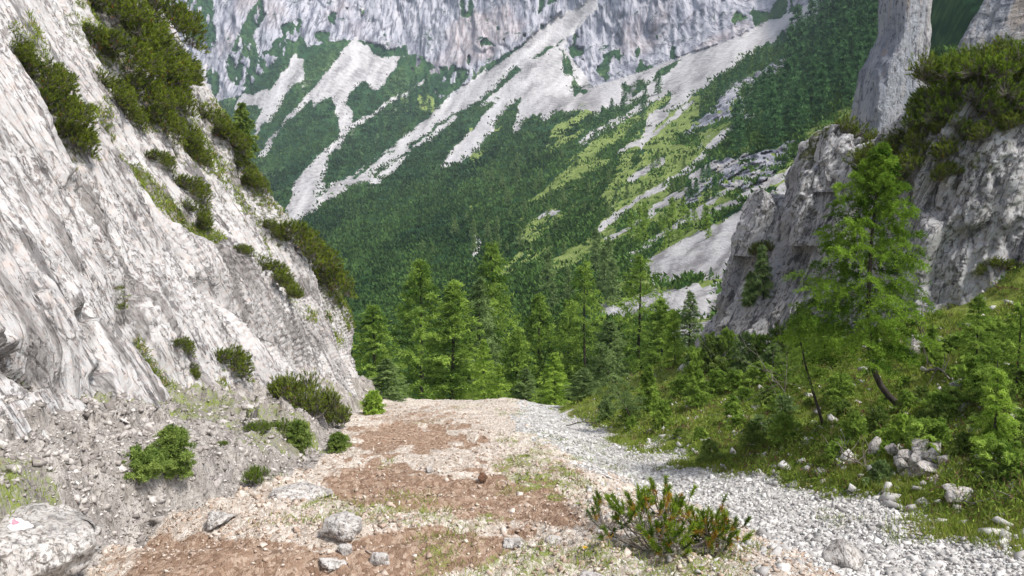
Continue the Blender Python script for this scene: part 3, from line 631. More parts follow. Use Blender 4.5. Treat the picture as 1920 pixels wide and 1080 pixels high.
# ------------------------------------------------------------------ foliage builders
def unit(v): return v / np.maximum(np.linalg.norm(v, axis=-1, keepdims=True), 1e-9)
def blades(base, dirs, length, width, rng):
    """thin triangles; base (n,3), dirs (n,3), length/width (n,)"""
    n = len(base); side = unit(np.cross(dirs, rng.normal(size=(n, 3))))
    V = np.empty((n, 3, 3)); w = (side.T * (width * .5)).T
    V[:, 0] = base - w; V[:, 1] = base + w; V[:, 2] = base + (dirs.T * length).T
    return V.reshape(-1, 3), np.arange(n * 3).reshape(-1, 3)
def tube(pts, rad, ns=6):
    pts = np.asarray(pts, float); rad = np.broadcast_to(np.asarray(rad, float), (len(pts),))
    t = unit(np.gradient(pts, axis=0)); ref = np.array([.31, .87, .11]) if abs(t[0, 2]) > .5 else np.array([0, .1, 1.])
    a = unit(np.cross(t, ref)); b = np.cross(t, a); th = np.linspace(0, 2 * PI, ns, endpoint=False)
    V = pts[:, None] + rad[:, None, None] * (np.cos(th)[None, :, None] * a[:, None] + np.sin(th)[None, :, None] * b[:, None])
    return V.reshape(-1, 3), grid_faces(len(pts), ns, True)
class Acc:
    def __init__(s): s.V = []; s.Q = []; s.T = []; s.a = {}; s.n = 0
    def add(s, V, Q=None, T=None, **at):
        if Q is not None: s.Q.append(Q + s.n)
        if T is not None: s.T.append(T + s.n)
        s.V.append(V); s.n += len(V)
        for k, v in at.items(): s.a.setdefault(k, []).append(np.broadcast_to(v, (len(V),)))
    def mesh(s, name, mat, smooth=False):
        ps = []
        if s.Q: ps.append(np.concatenate(s.Q))
        if s.T: ps.append(np.concatenate(s.T))
        return make_mesh(name, np.concatenate(s.V), ps, mat, {k: np.concatenate(v) for k, v in s.a.items()}, smooth)

def larch_meshes(H, W, seed, nbr=70, twigs=12, tufts=9, per=2, leaf=.09, lw=.03, cs=.1, curve=None, r0=.012, prof=.75, droop=.25, ragged=.35, mat='larch', side_bias=None, up=.45):
    rng = np.random.default_rng(seed); W0 = W
    t = np.linspace(0, 1, 18)
    if curve is None:
        ax, ay = rng.normal(0, .02 * H, 2); c = np.stack([ax * np.sin(t * 2.2), ay * np.sin(t * 2.6), t * H], -1)
    else:
        k = np.array(curve, float); kk = np.linspace(0, 1, len(k)); c = np.stack([np.interp(t, kk, k[:, i]) for i in range(3)], -1)
        for _ in range(3): c[1:-1] = (c[:-2] + 2 * c[1:-1] + c[2:]) / 4
    wood = Acc(); fol = Acc()
    v, q = tube(c, r0 * H * (1.02 - t) ** .8 + .004, 7); wood.add(v, q)
    for i in range(nbr):
        f = (i + rng.random()) / nbr; tb = cs + (1 - cs) * f ** .95 * .985
        b = np.array([np.interp(tb, t, c[:, k]) for k in range(3)])
        az = i * 2.39996 + rng.normal(0, .3)
        pf = (1 - (tb - cs) / (1 - cs)) ** prof * (1 - .35 * math.exp(-((tb - cs) / .10) ** 2)) + .03
        L = W * pf * (1 - ragged * rng.random() ** 1.3) * (1.12 if rng.random() < .12 else 1)
        if side_bias is not None: L *= 1 + side_bias * math.cos(az - PI) * (1 - tb)
        if L < .04: continue
        h = np.array([math.cos(az), math.sin(az), 0]); el = -droop + (up + droop) * tb ** 1.5 + rng.normal(0, .10)
        s = np.linspace(0, 1, 6)[:, None]
        pts = b + L * s * (h * math.cos(el) + np.array([0, 0, math.sin(el)])) + np.array([0, 0, 1]) * L * (.22 * s ** 2 - .14 * s) * (1 if tb < .8 else .5)
        if L > leaf * 2.5:
            v, q = tube(pts, (np.linspace(1, .25, 6) * max(.0035 * H * (L / W0) ** .7 * .35, leaf * .06)), 3); wood.add(v, q)
        nt = max(3, int(twigs * (L / W0) ** .7))
        st = .12 + .88 * rng.random(nt) ** .85
        idx = st * 5; i0 = np.minimum(idx.astype(int), 4); fr = (idx - i0)[:, None]
        tb0 = pts[i0] * (1 - fr) + pts[i0 + 1] * fr
        sd = np.array([-h[1], h[0], 0]); sg = np.where(rng.random(nt) < .5, -1, 1)
        lt = L * (.16 + .34 * (1 - st)) * (.5 + .8 * rng.random(nt)) + leaf
        td = unit(sd[None] * sg[:, None] * (.6 + .5 * rng.random((nt, 1))) + h * (.5 + .4 * rng.random((nt, 1))) + np.array([0, 0, -1.0]) * (.10 + .55 * rng.random((nt, 1)) * droop * 2.2) + rng.normal(0, .16, (nt, 3)))
        m = max(2, int(tufts)); u = (np.arange(m) + .5)[None, :, None] / m + rng.normal(0, .03, (nt, m, 1))
        tp = tb0[:, None] + td[:, None] * (lt[:, None, None] * u) - np.array([0, 0, 1]) * (lt[:, None, None] * u ** 2 * .22)
        tp = np.concatenate([tp.reshape(-1, 3), pts[0] + (pts[-1] - pts[0]) * rng.random((m * 2, 1)) * 1.02])
        n_ = len(tp) * per; base = np.repeat(tp, per, 0) + rng.normal(0, leaf * .22, (n_, 3))
        d = unit(rng.normal(0, 1, (n_, 3)) + h * .5 + np.array([0, 0, .25]))
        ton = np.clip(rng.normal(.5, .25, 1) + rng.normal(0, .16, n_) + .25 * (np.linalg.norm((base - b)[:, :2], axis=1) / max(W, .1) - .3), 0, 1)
        v, T = blades(base, d, leaf * (.6 + .8 * rng.random(n_)), lw * (.7 + .6 * rng.random(n_)), rng)
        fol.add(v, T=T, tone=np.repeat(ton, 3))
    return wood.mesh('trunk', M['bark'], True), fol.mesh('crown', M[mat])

def larch_tree(name, *a, **k):
    w_, f_ = larch_meshes(*a, **k); r = empty(name); link('trunk', w_, r); link('crown', f_, r); return r

def mugo_meshes(R, Hh, seed, shoots=160, needles=50, nl=.055, nw=.006, sl=.13, mat='mugo', alt=.12, stems=26, flat=1.0, lumps=7, tilt=(0, 0)):
    rng = np.random.default_rng(seed); wood = Acc(); fol = Acc()
    # a few leaning stems, each with a lump of upright shoots
    lc = []
    for k in range(lumps):
        a = 2 * PI * k / lumps + rng.normal(0, .4); rr = R * (.30 + .45 * rng.random())
        lc.append((rr * math.cos(a), rr * math.sin(a), Hh * (.12 + .45 * rng.random()), R * (.30 + .2 * rng.random())))
    lc.append((0, 0, Hh * .55, R * .42)); lc = np.array(lc)
    for (x, y, z, r) in lc:
        for j in range(max(1, stems // len(lc))):
            e = np.array([x, y, z]) + rng.normal(0, r * .35, 3); b = rng.normal(0, R * .03, 3); b[2] = -.08
            mid = (b + e) / 2 + np.array([x, y, 0]) * .25 + rng.normal(0, R * .06, 3); mid[2] *= .4
            s = np.linspace(0, 1, 8)[:, None]; p = (1 - s) ** 2 * b + 2 * s * (1 - s) * mid + s ** 2 * e
            v, q = tube(p, np.linspace(.016, .006, 8) * max(.5, R), 5); wood.add(v, q)
    k = rng.integers(0, len(lc), shoots); c = lc[k]
    d = unit(rng.normal(0, 1, (shoots, 3)) + np.array([0, 0, .35])); d[:, 2] = np.where(d[:, 2] < 0, d[:, 2] * .5, d[:, 2])
    rad = c[:, 3] * (.5 + .6 * rng.random(shoots)); pos = c[:, :3] + d * rad[:, None] * np.array([1, 1, .8])
    pos[:, 2] = np.maximum(pos[:, 2], .0)
    ax = unit(d * .6 + np.array([0, 0, .8]) + rng.normal(0, .25, (shoots, 3)))
    L = sl * (.6 + .8 * rng.random(shoots))
    for j in range(shoots):
        cc = c[j, :3]; v, q = tube(np.stack([cc, (cc + pos[j]) / 2 - np.array([0, 0, .03 * R]), pos[j], pos[j] + ax[j] * L[j]]), nl * .07, 3); wood.add(v, q)
    u = rng.random((shoots, needles)) ** .8; base = pos[:, None] + ax[:, None] * (L[:, None] * u)[..., None]
    dn = unit(ax[:, None] * .95 + rng.normal(0, .55, (shoots, needles, 3)))
    n_ = shoots * needles
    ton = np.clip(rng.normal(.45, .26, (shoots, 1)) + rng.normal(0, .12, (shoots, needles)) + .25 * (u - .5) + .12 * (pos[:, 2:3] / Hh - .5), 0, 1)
    al = ((rng.random((shoots, 1)) < alt * 2.2) & (u < .38)) | ((rng.random((shoots, 1)) < alt * .25) & (alt > .05))
    v, T = blades(base.reshape(-1, 3), dn.reshape(-1, 3), nl * (.7 + .5 * rng.random(n_)), nw * (.7 + .6 * rng.random(n_)), rng)
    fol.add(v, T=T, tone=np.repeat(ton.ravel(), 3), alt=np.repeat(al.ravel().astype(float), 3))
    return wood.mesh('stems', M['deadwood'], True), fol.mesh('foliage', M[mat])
def mugo_bush(name, *a, **k):
    w_, f_ = mugo_meshes(*a, **k); r = empty(name); link('stems', w_, r); link('foliage', f_, r); return r

def boulder_mesh(name, sx, sy, sz, seed, mat, sub=4, amp=.42):
    import bmesh
    rg = np.random.default_rng(seed); bm = bmesh.new(); npt = 15 if sub < 5 else 60
    for p_ in unit(rg.normal(0, 1, (npt, 3))) * rg.uniform(.82, 1.12, (npt, 1)): bm.verts.new(p_)
    h_ = bmesh.ops.convex_hull(bm, input=bm.verts); bmesh.ops.delete(bm, geom=[g_ for g_ in h_['geom_interior'] if isinstance(g_, bmesh.types.BMVert)], context='VERTS')
    bmesh.ops.bevel(bm, geom=bm.edges[:] + bm.verts[:], offset=.07, segments=1, affect='EDGES', profile=.5)
    bmesh.ops.triangulate(bm, faces=bm.faces[:])
    for _ in range(3): bmesh.ops.subdivide_edges(bm, edges=bm.edges[:], cuts=1, use_grid_fill=True)
    bmesh.ops.triangulate(bm, faces=bm.faces[:]); bm.verts.index_update()
    V = np.array([v.co[:] for v in bm.verts]); Fi = np.array([[v.index for v in f.verts] for f in bm.faces]); bm.free()
    d = 1 + .07 * facet(V[:, 0] * 3, V[:, 1] * 3, V[:, 2] * 3, seed + 9, 1.0) + .05 * fbm(V[:, 0] * 2, V[:, 1] * 2, V[:, 2] * 2, seed, 4)
    V = V * d[:, None] * np.array([sx, sy, sz]); V[:, 2] = np.where(V[:, 2] < -sz * .6, -sz * .6, V[:, 2])
    return make_mesh(name, V, [Fi], mat, {'moss': np.zeros(len(V))}, True)

# ------------------------------------------------------------------ scattered stuff
rng = np.random.default_rng(5)
ICO = np.array([(0,0,1),(.894,0,.447),(.276,.851,.447),(-.724,.526,.447),(-.724,-.526,.447),(.276,-.851,.447),(.724,.526,-.447),(-.276,.851,-.447),(-.894,0,-.447),(-.276,-.851,-.447),(.724,-.526,-.447),(0,0,-1)])
ICF = np.array([(0,1,2),(0,2,3),(0,3,4),(0,4,5),(0,5,1),(1,6,2),(2,7,3),(3,8,4),(4,9,5),(5,10,1),(6,7,2),(7,8,3),(8,9,4),(9,10,5),(10,6,1),(11,7,6),(11,8,7),(11,9,8),(11,10,9),(11,6,10)])
BX8 = np.array([(-1,-1,-1),(1,-1,-1),(1,1,-1),(-1,1,-1),(-1,-1,1),(1,-1,1),(1,1,1),(-1,1,1)], float) * .72
BF8 = np.array([(0,2,1),(0,3,2),(4,5,6),(4,6,7),(0,1,5),(0,5,4),(1,2,6),(1,6,5),(2,3,7),(2,7,6),(3,0,4),(3,4,7)])
def stones(name, pts, size, mat, label, cat, flat=.6):
    n = len(pts); V = BX8[None] * (1 + rng.uniform(-.5, .35, (n, 8, 3)))
    sc_ = size[:, None, None] * np.stack([rng.uniform(.7, 1.6, n), rng.uniform(.5, 1.1, n), rng.uniform(.3, .8, n) * flat / .6], -1)[:, None]
    V = V * sc_
    for ax_ in (0, 1):
        t_ = rng.normal(0, .45, n)[:, None]; k = V[..., ax_].copy(); V[..., ax_] = k * np.cos(t_) - V[..., 2] * np.sin(t_); V[..., 2] = k * np.sin(t_) + V[..., 2] * np.cos(t_)
    a = rng.uniform(0, 2 * PI, n); ca, sa = np.cos(a)[:, None], np.sin(a)[:, None]
    X = V[..., 0] * ca - V[..., 1] * sa; Yv = V[..., 0] * sa + V[..., 1] * ca
    V = np.stack([X, Yv, V[..., 2]], -1) + pts[:, None]
    Fi = (BF8[None] + (np.arange(n) * 8)[:, None, None]).reshape(-1, 3)
    o = link(name, make_mesh(name, V.reshape(-1, 3), [Fi], mat, {'tone': np.repeat(rng.random(n), 8)}))
    tag(o, label, cat, kind='stuff'); return o
def sample_ground(n, x0=-9, x1=13, pyl=(740, 1180)):
    """random points on the near ground, spread evenly over the view so near and far stay covered"""
    py = rng.uniform(pyl[0], pyl[1], n); y = np.clip(1.6 / np.maximum((py - 400) / F - .2, .036), 2.6, 44) * rng.uniform(.85, 1.15, n)
    x = rng.uniform(-1, 1, n) * (.66 * y + 1.5); m = (x > x0) & (x < x1)
    x, y = x[m], y[m]; return np.stack([x, y, G(x, y)], -1)
pts = sample_ground(150000, pyl=(755, 1130)); mk, bk, _ = near_masks(pts)
m = ((mk[:, 1] > .5) & (mk[:, 2] < .8) | (mk[:, 0] < .3) & (bk < .5) & (mk[:, 2] < .8) & (pts[:, 0] > .6 + .02 * pts[:, 1]) & (rng.random(len(pts)) < .22)); p = pts[m][:34000]
sz = np.exp(rng.normal(math.log(.0125), .5, len(p))) * (.8 + p[:, 1] / 22); stones('gravel', p, np.clip(sz, .007, .07), M['stone'], 'loose angular grey gravel filling the dry stream bed', 'gravel')
m = (mk[:, 1] < .5) & (bk < .5) & (mk[:, 2] < .7) & (rng.random(len(pts)) < .62 - .42 * mk[:, 0]); p = pts[m][:20000]
sz = np.exp(rng.normal(math.log(.010), .5, len(p))) * (.8 + p[:, 1] / 24); stones('path_gravel', p, np.clip(sz, .005, .05), M['warm_stone'], 'small warm beige stones strewn over the dirt path', 'gravel')
m = (bk > .5) & (rng.random(len(pts)) < .9); p = pts[m][:20000]
sz = np.exp(rng.normal(math.log(.0135), .6, len(p))) * (.7 + p[:, 1] / 26); stones('rock_debris', p, np.clip(sz, .01, .10), M['bank_stone'], 'broken grey rock debris at the foot of the left cliff', 'rock debris')
m = (mk[:, 2] > .4) & (bk < .5) & (pts[:, 0] > np.interp(pts[:, 1], RY, RX)) & (rng.random(len(pts)) < .12); p = pts[m][:1000] + np.array([0, 0, .02])
sz = np.exp(rng.normal(math.log(.042), .6, len(p))); stones('bank_stones', p, np.clip(sz, .015, .10), M['stone'], 'scattered pale stones half hidden in the grassy right bank', 'stones')

def tufts_stuff(name, pts, nb, length, width, mat, label, cat, spread=.03, lean=.6, alt=.12):
    n = len(pts); base = np.repeat(pts, nb, 0) + rng.normal(0, 1, (n * nb, 3)) * np.array([spread, spread, 0])
    sl = np.repeat(np.broadcast_to(length, (n,)), nb) * rng.uniform(.5, 1.2, n * nb)
    d = unit(rng.normal(0, lean, (n * nb, 3)) + np.array([0, 0, 1.]))
    v, T = blades(base, d, sl, np.repeat(np.broadcast_to(width, (n,)), nb), rng)
    ton = np.clip(np.repeat(rng.normal(.5, .2, n), nb) + rng.normal(0, .15, n * nb), 0, 1)
    al = np.repeat((rng.random(n) < alt).astype(float), nb)
    o = link(name, make_mesh(name, v, [T], mat, {'tone': np.repeat(ton, 3), 'alt': np.repeat(al, 3)})); tag(o, label, cat, kind='stuff'); return o
pts = sample_ground(70000, pyl=(600, 1130)); mk, bk, _ = near_masks(pts)
dens = fbm(pts[:, 0] * .9, pts[:, 1] * .9, 0, 101, 3)
xr_ = np.interp(pts[:, 1], RY, RX)
m = (mk[:, 2] > .5) & (bk < .5) & (dens > -.35) & (pts[:, 0] > xr_ - 1.0) & ((mk[:, 2] > .6) | (rng.random(len(pts)) < .25)); p = pts[m][:16000]
tufts_stuff('grass', p, 9, .05 + .05 * rng.random(len(p)) + .0035 * p[:, 1], .004 + .0009 * p[:, 1], M['grass'], 'yellow green mountain grass on the right bank', 'grass', .05, .55)
pts2 = sample_ground(60000, pyl=(600, 1130)); mk2, bk2, _ = near_masks(pts2); dn2 = fbm(pts2[:, 0] * 1.3, pts2[:, 1] * 1.3, 0, 102, 3); xr2 = np.interp(pts2[:, 1], RY, RX)
m = (mk2[:, 2] > .6) & (pts2[:, 0] > xr2 + .2) & (dn2 > -.1); p = pts2[m][:12000]
tufts_stuff('ground_cover', p + np.array([0, 0, .02]), 14, .04 + .03 * rng.random(len(p)) + .0022 * p[:, 1], .009 + .0011 * p[:, 1], M['groundcover'], 'low heath and moss covering the right bank', 'ground cover', .12, 1.1, .16)
m = (mk[:, 2] > .3) & (pts[:, 0] < xr_) & (rng.random(len(pts)) < .22); p = pts[m][:2600]
tufts_stuff('path_grass', p, 8, .05 + .05 * rng.random(len(p)), .004 + .0005 * p[:, 1], M['grass'], 'sparse grass sprouting through the path and the stony bank', 'grass', .05, .6)

mo = moss + .35 * fbm(y_ * 2.0, ln * 1.4, 0, 110, 3); cand = np.nonzero((mo > .52) & (px > -60) & (px < 760) & (py > -40) & (py < 900))[0]
p = Vc[rng.choice(cand, min(9000, len(cand)), replace=False)]
tufts_stuff('cliff_grass', p, 7, .04 + .05 * rng.random(len(p)) + .004 * p[:, 1], .005 + .0010 * p[:, 1], M['grass'], 'yellow green grass growing in the clefts of the left cliff', 'grass', .05, .7)
# scrub covering the far hillside, and low growth among the trees
def far_sample(n, x0, x1, y0, y1):
    px = rng.uniform(x0, x1, n); py = rng.uniform(y0, y1, n); return px, py
px, py = far_sample(110000, 370, 1900, 90, 720); sc_, rk_, gr_ = far_masks(px, py)
den = fbm((px * .78 - py * .62) * .010, (px * .62 + py * .78) * .05, 0, 105, 4)
m = (sc_ < .4) & (rk_ < .4) & (den > -.7) & ((gr_ < .3) | (rng.random(len(px)) < .12)) & (py > base_py(px) + 15); px, py = px[m][:30000], py[m][:30000]
p = P(px, py, depth(px, py)); dd = p[:, 1]; nsh = 12; n_ = len(p)
siz = np.clip(.45 + dd * .0045, .5, 2.2) * rng.uniform(.5, 1.3, n_)
off = rng.normal(0, 1, (n_, nsh, 3)) * np.array([.8, .8, .22]) * siz[:, None, None]; off[..., 2] = np.abs(off[..., 2])
bd = unit(off * np.array([.5, .5, .3]) + np.array([0, 0, 1.]) * siz[:, None, None] + rng.normal(0, .35, (n_, nsh, 3)) * siz[:, None, None])
v, T = blades((p[:, None] + off).reshape(-1, 3), bd.reshape(-1, 3), np.repeat(siz * .55, nsh), np.repeat(siz * .42, nsh), rng)
ton = np.clip(np.repeat(.48 + .55 * (den[m][:30000]) + .34 * sst(800, 1350, px) + rng.normal(0, .10, n_), nsh) + rng.normal(0, .12, n_ * nsh), 0, 1)
tag(link('dwarf_pine_scrub', make_mesh('dwarf_pine_scrub', v, [T], M['scrub'], {'tone': np.repeat(ton, 3)})), 'dark green dwarf pine scrub blanketing the valley side', 'scrub', kind='stuff')

# ------------------------------------------------------------------ trees behind the end of the path
def place(o, loc, rz=0, s=1.0, rx=0, ry=0, sxy=None):
    o.location = loc; o.rotation_euler = (rx, ry, rz); k = sxy or s; o.scale = (k, k, s)
mid = []
for i, (W_, kw) in enumerate([(2.2, dict(mat='larch')), (1.9, dict(mat='larch', cs=.16, ragged=.5)), (2.5, dict(mat='larch', cs=.22, ragged=.55, nbr=58)), (1.9, dict(mat='larch_grey', cs=.08)), (2.6, dict(mat='larch_bright', cs=.04, ragged=.25, prof=.95))]):
    mid.append(dict(seed=200 + i, W=W_, kw=kw, root=None))
protos = {}
def mid_tree(kind, loc, height, width, label, rz=None, group=None):
    """the canonical tree of each kind is 9 m tall; copies are scaled"""
    d = mid[kind]
    if d['root'] is None:
        kw = dict(nbr=104, twigs=15, tufts=8, per=2, leaf=.16, lw=.055, droop=.22); kw.update(d['kw'])
        d['root'] = larch_tree('larch_tree', 9.0, d['W'], d['seed'], **kw); o = d['root']
    else: o = copy_tree(d['root'])
    s = height / 9.0; place(o, loc, rz if rz is not None else rng.uniform(0, 6.28), s, sxy=width * 1.8 / 2 / d['W'])
    tag(o, label, 'tree', group); return o
G1 = 'larches behind the far end of the path'
TR = [ # kind, px, base py, top py, half width px, Y, label
 (0, 700, 752, 570, 48, 43, 'rounded larch against the foot of the left cliff, leftmost of the larch row'),
 (3, 727, 775, 672, 30, 35, 'small sapling larch in front of the leftmost larch, beside the cliff foot'),
 (0, 788, 745, 484, 56, 50, 'tall larch with pointed top, second large tree from the left cliff'),
 (1, 845, 760, 524, 52, 43, 'broad larch with dark trunk standing just right of the tall pointed one'),
 (0, 926, 770, 452, 52, 54, 'tallest larch in the middle of the row'),
 (3, 902, 760, 520, 40, 50, 'blue green larch directly in front left of the tallest tree'),
 (4, 908, 765, 636, 26, 38.5, 'young larch at the path end below the tallest tree'),
 (4, 936, 768, 682, 18, 38, 'slim knee-bent young larch just right of the young one below the tallest tree'),
 (1, 968, 770, 612, 34, 45, 'narrow shaded larch between the tallest tree and the cone-shaped young one'),
 (0, 1012, 775, 548, 44, 52, 'dense larch behind the bright cone-shaped young tree'),
 (4, 1040, 769, 660, 32, 37, 'bright green cone-shaped young larch at the end of the path'),
 (0, 1068, 780, 560, 38, 50, 'larch half hidden left of the bare-trunked larch'),
 (2, 1104, 775, 488, 46, 46, 'larch with long bare dark trunk at the right of the row'),
 (2, 1190, 750, 476, 56, 47, 'open grey green larch with spreading branches at the right end of the row'),
 (3, 1095, 778, 690, 26, 34, 'low bushy sapling right of the bright cone-shaped larch'),
 (1, 1240, 760, 560, 36, 42, 'thin larch right of the open grey green one, before the white gravel'),
 (3, 1290, 700, 545, 24, 40, 'sparse grey larch in front of the white gravel below the rock rib'),
 (3, 1140, 790, 600, 40, 44, 'grey larch behind the airy leaning larch'),
 (3, 985, 780, 690, 26, 41, 'low sapling beside the bright cone-shaped larch, on its left'),
 (1, 1215, 790, 660, 34, 38, 'bushy low larch at the right edge of the row'),
]
for kind, px, by, ty, hw, Y, lab in TR:
    b = P(px, by, Y); t = P(px, ty, Y); g = G(b[0], b[1]) if Y < 60 else b[2]
    z0 = min(b[2], float(g)) if Y > 37 else float(g)
    mid_tree(kind, (b[0], b[1], z0 - .1), t[2] - z0 + .1, 2 * hw / F * Y, lab, group=G1)

# ------------------------------------------------------------------ small trees all over the far slopes
def small_tree(name, H, W, seed, mat):
    w_, f_ = larch_meshes(H, W, seed, nbr=40, twigs=7, tufts=4, per=2, leaf=.42, lw=.2, cs=.08, mat=mat, ragged=.4); r = empty(name); link('trunk', w_, r); link('crown', f_, r); return r
SM = {'s': ('spruce_tree', 2.1, 'spruce'), 'l': ('larch_tree', 2.1, 'larch_grey'), 'b': ('larch_tree', 2.3, 'larch')}
smr = {}
def add_small(kind, px, py, hpx, label, group, wf=1.0):
    Y = float(depth(px, py)); b = P(px, py, Y)
    if kind not in smr:
        nm, W_, mt = SM[kind]; smr[kind] = small_tree(nm, 9.0, W_, {'s': 301, 'l': 302, 'b': 303}[kind], mt); o = smr[kind]
    else: o = copy_tree(smr[kind])
    h = hpx / F * Y * 1.1; place(o, (b[0], b[1], b[2] - .4), rng.uniform(0, 6.28), h / 9.0, sxy=h / 9.0 * wf)
    tag(o, label, 'tree', group)
def poly_pts(poly, n, mind):
    xs = [p[0] for p in poly]; ys = [p[1] for p in poly]; out = []; k = 0
    while len(out) < n and k < n * 60:
        k += 1; x, y = rng.uniform(min(xs), max(xs)), rng.uniform(min(ys), max(ys))
        if inpoly(np.array([x]), np.array([y]), poly)[0] and all((x - a) ** 2 + ((y - b) * 1.3) ** 2 > mind ** 2 for a, b in out): out.append((x, y))
    return sorted(out, key=lambda p: p[1])
FOR = [([(1640,20),(1560,30),(1480,110),(1470,150),(1500,170),(1400,290),(1440,280),(1540,235),(1620,190),(1650,120)], 62, 17, 's', (56, 92), 'dark conifer in the dense stand left of the rock pinnacle', 'conifers of the stand left of the pinnacle'),
 ([(1360,275),(1400,200),(1440,160),(1470,220),(1420,285),(1370,290)], 16, 11, 's', (44, 66), 'dark conifer at the lower left tip of the stand left of the pinnacle', 'conifers at the lower tip of the stand'),
 ([(1440,110),(1500,70),(1470,110),(1400,150),(1320,215),(1310,200)], 14, 10, 's', (22, 36), 'small dark conifer along the ridge edge above the scree', 'conifers on the ridge edge'),
 ([(680,290),(760,170),(800,160),(830,200),(740,280),(690,310)], 26, 9, 's', (20, 34), 'dark conifer in the patch between the two far scree fans', 'conifers between the far scree fans'),
 ([(1090,240),(1180,180),(1240,170),(1210,220),(1120,270)], 9, 16, 's', (26, 44), 'lone dark conifer near the foot of the far cliff', 'conifers near the cliff foot'),
 ([(900,340),(1000,300),(1160,300),(1300,290),(1290,360),(1180,400),(1060,440),(920,400)], 46, 13, 'l', (16, 32), 'small grey green larch scattered in the middle of the scrub slope', 'larches in the middle of the slope'),
 ([(740,460),(850,410),(1000,440),(1080,470),(1000,500),(800,490)], 14, 15, 'l', (22, 40), 'pale larch low on the dark scrub slope above the larch row', 'larches low on the scrub slope'),
 ([(1180,420),(1260,400),(1330,400),(1330,450),(1240,480),(1180,470)], 18, 13, 'b', (26, 50), 'green larch on the bright slope above the white gravel', 'larches above the white gravel'),
 ([(1010,550),(1100,500),(1240,500),(1230,560),(1120,590),(1010,590)], 8, 24, 'l', (60, 90), 'blue green larch behind the right half of the larch row', 'larches behind the row'),
 ([(1260,360),(1330,330),(1350,370),(1280,400)], 6, 13, 's', (26, 44), 'dark conifer under the broken rock band on the green slope', 'conifers under the rock band'),
 ([(1240,530),(1350,505),(1340,530),(1240,545)], 9, 10, 's', (12, 20), 'dark dwarf bush on the white gravel slope', 'bushes on the white gravel'),
]
for poly, n_, md, kd, hr, lab, grp in FOR:
    for x, y in poly_pts(poly, n_, md): add_small(kd, x, y, rng.uniform(*hr), lab, grp, 1.0)

# ------------------------------------------------------------------ larches and shrubs on the right bank
def bank_tree(name, px, by, ty, hw, label, seed, Y=None, cat='tree', kw=None, group=None, lean=None):
    g = ground_hit(px, by) if Y is None else Vector((float(P(px, by, Y)[0]), Y, float(P(px, by, Y)[2])))
    if Y is not None: g.z = min(g.z, float(G(g.x, g.y)) if Y < 55 else g.z)
    Y_ = g.y; H_ = float(P(px, ty, Y_)[2]) - g.z; W_ = hw / F * Y_
    lf = max(.028, Y_ * .0022)
    k = dict(nbr=60, twigs=12, tufts=9, per=3, leaf=lf, lw=lf * .36, cs=.08, r0=.011)
    if lean: k['curve'] = [(0, 0, 0), (lean * .25, 0, H_ * .2), (lean * .6, 0, H_ * .45), (lean * .9, 0, H_ * .75), (lean, 0, H_)]
    k.update(kw or {}); o = larch_tree(name, H_, W_, seed, **k); o.location = (g.x, g.y, g.z - .05); tag(o, label, cat, group); return o
# the big larch: curved trunk that leaves the bank sideways
g = ground_hit(1702, 762)
def bl(px, py): p = P(px, py, g.y); return (float(p[0]) - g.x, 0.0, float(p[2]) - g.z)
curve = [bl(1702, 765), bl(1660, 735), bl(1638, 695), bl(1628, 640), bl(1628, 560), bl(1632, 470), bl(1640, 380), bl(1650, 310), bl(1656, 262)]
o = larch_tree('larch_tree', 1.0, 1.38, 401, nbr=135, twigs=21, tufts=14, per=3, leaf=.048, lw=.0132, cs=.33, mat='larch_deep', curve=curve, r0=.048, droop=.38, ragged=.42, prof=.95, side_bias=.45, up=.6)
o.location = (g.x, g.y, g.z - .06); tag(o, 'big larch with curved dark trunk on the right bank in front of the rock wall', 'tree')
bank_tree('larch_tree', 1545, 800, 560, 85, 'wide airy larch with a leaning trunk just left of the big curved larch', 402, kw=dict(cs=.3, nbr=46, ragged=.6, prof=.6, per=2), lean=-.5)
bank_tree('larch_tree', 1190, 795, 640, 55, 'airy leaning larch with thin curving trunk beside the path end', 403, kw=dict(cs=.25, nbr=60, ragged=.5, mat='larch_grey'), lean=-.9)
bank_tree('larch_tree', 1268, 728, 575, 34, 'narrow bright larch with dark lower trunk before the white gravel', 404, Y=30, kw=dict(cs=.22, nbr=64, ragged=.5, mat='larch_bright'), lean=-.15)
bank_tree('larch_tree', 1215, 775, 682, 30, 'small young larch right of the airy leaning larch', 405, kw=dict(cs=.15))
bank_tree('larch_tree', 1372, 792, 735, 22, 'tiny larch sapling with thin dark stem on the grassy bank beside the stream gravel', 406, kw=dict(cs=.3, nbr=34))
bank_tree('larch_tree', 1395, 700, 618, 44, 'bushy larch at the foot of the rock rib', 407, kw=dict(cs=.02, nbr=60, mat='larch_grey'))
bank_tree('larch_tree', 1860, 845, 668, 50, 'young bright larch sapling near the right edge below the rock wall', 408, kw=dict(cs=.05, nbr=56, mat='larch_bright', ragged=.4))
bank_tree('larch_tree', 1905, 760, 560, 90, 'dark spreading larch cut by the right edge', 409, kw=dict(cs=.05, nbr=70, ragged=.3))
bank_tree('larch_tree', 1830, 690, 545, 50, 'larch with upright sprays in front of the rock wall', 410, kw=dict(cs=.1, nbr=60, mat='larch'))
bank_tree('larch_tree', 1745, 690, 600, 34, 'small larch between the big curved larch and the one with upright sprays', 411, kw=dict(cs=.1, nbr=44, mat='larch'))
bank_tree('larch_tree', 1690, 835, 765, 34, 'knee-high larch sapling right of the big larch trunk foot', 412, kw=dict(cs=.05, nbr=44, mat='larch_bright'))
bank_tree('larch_tree', 1500, 720, 600, 60, 'shaded green larch between the rock rib and the wide leafy larch', 413, kw=dict(cs=.05, nbr=60))
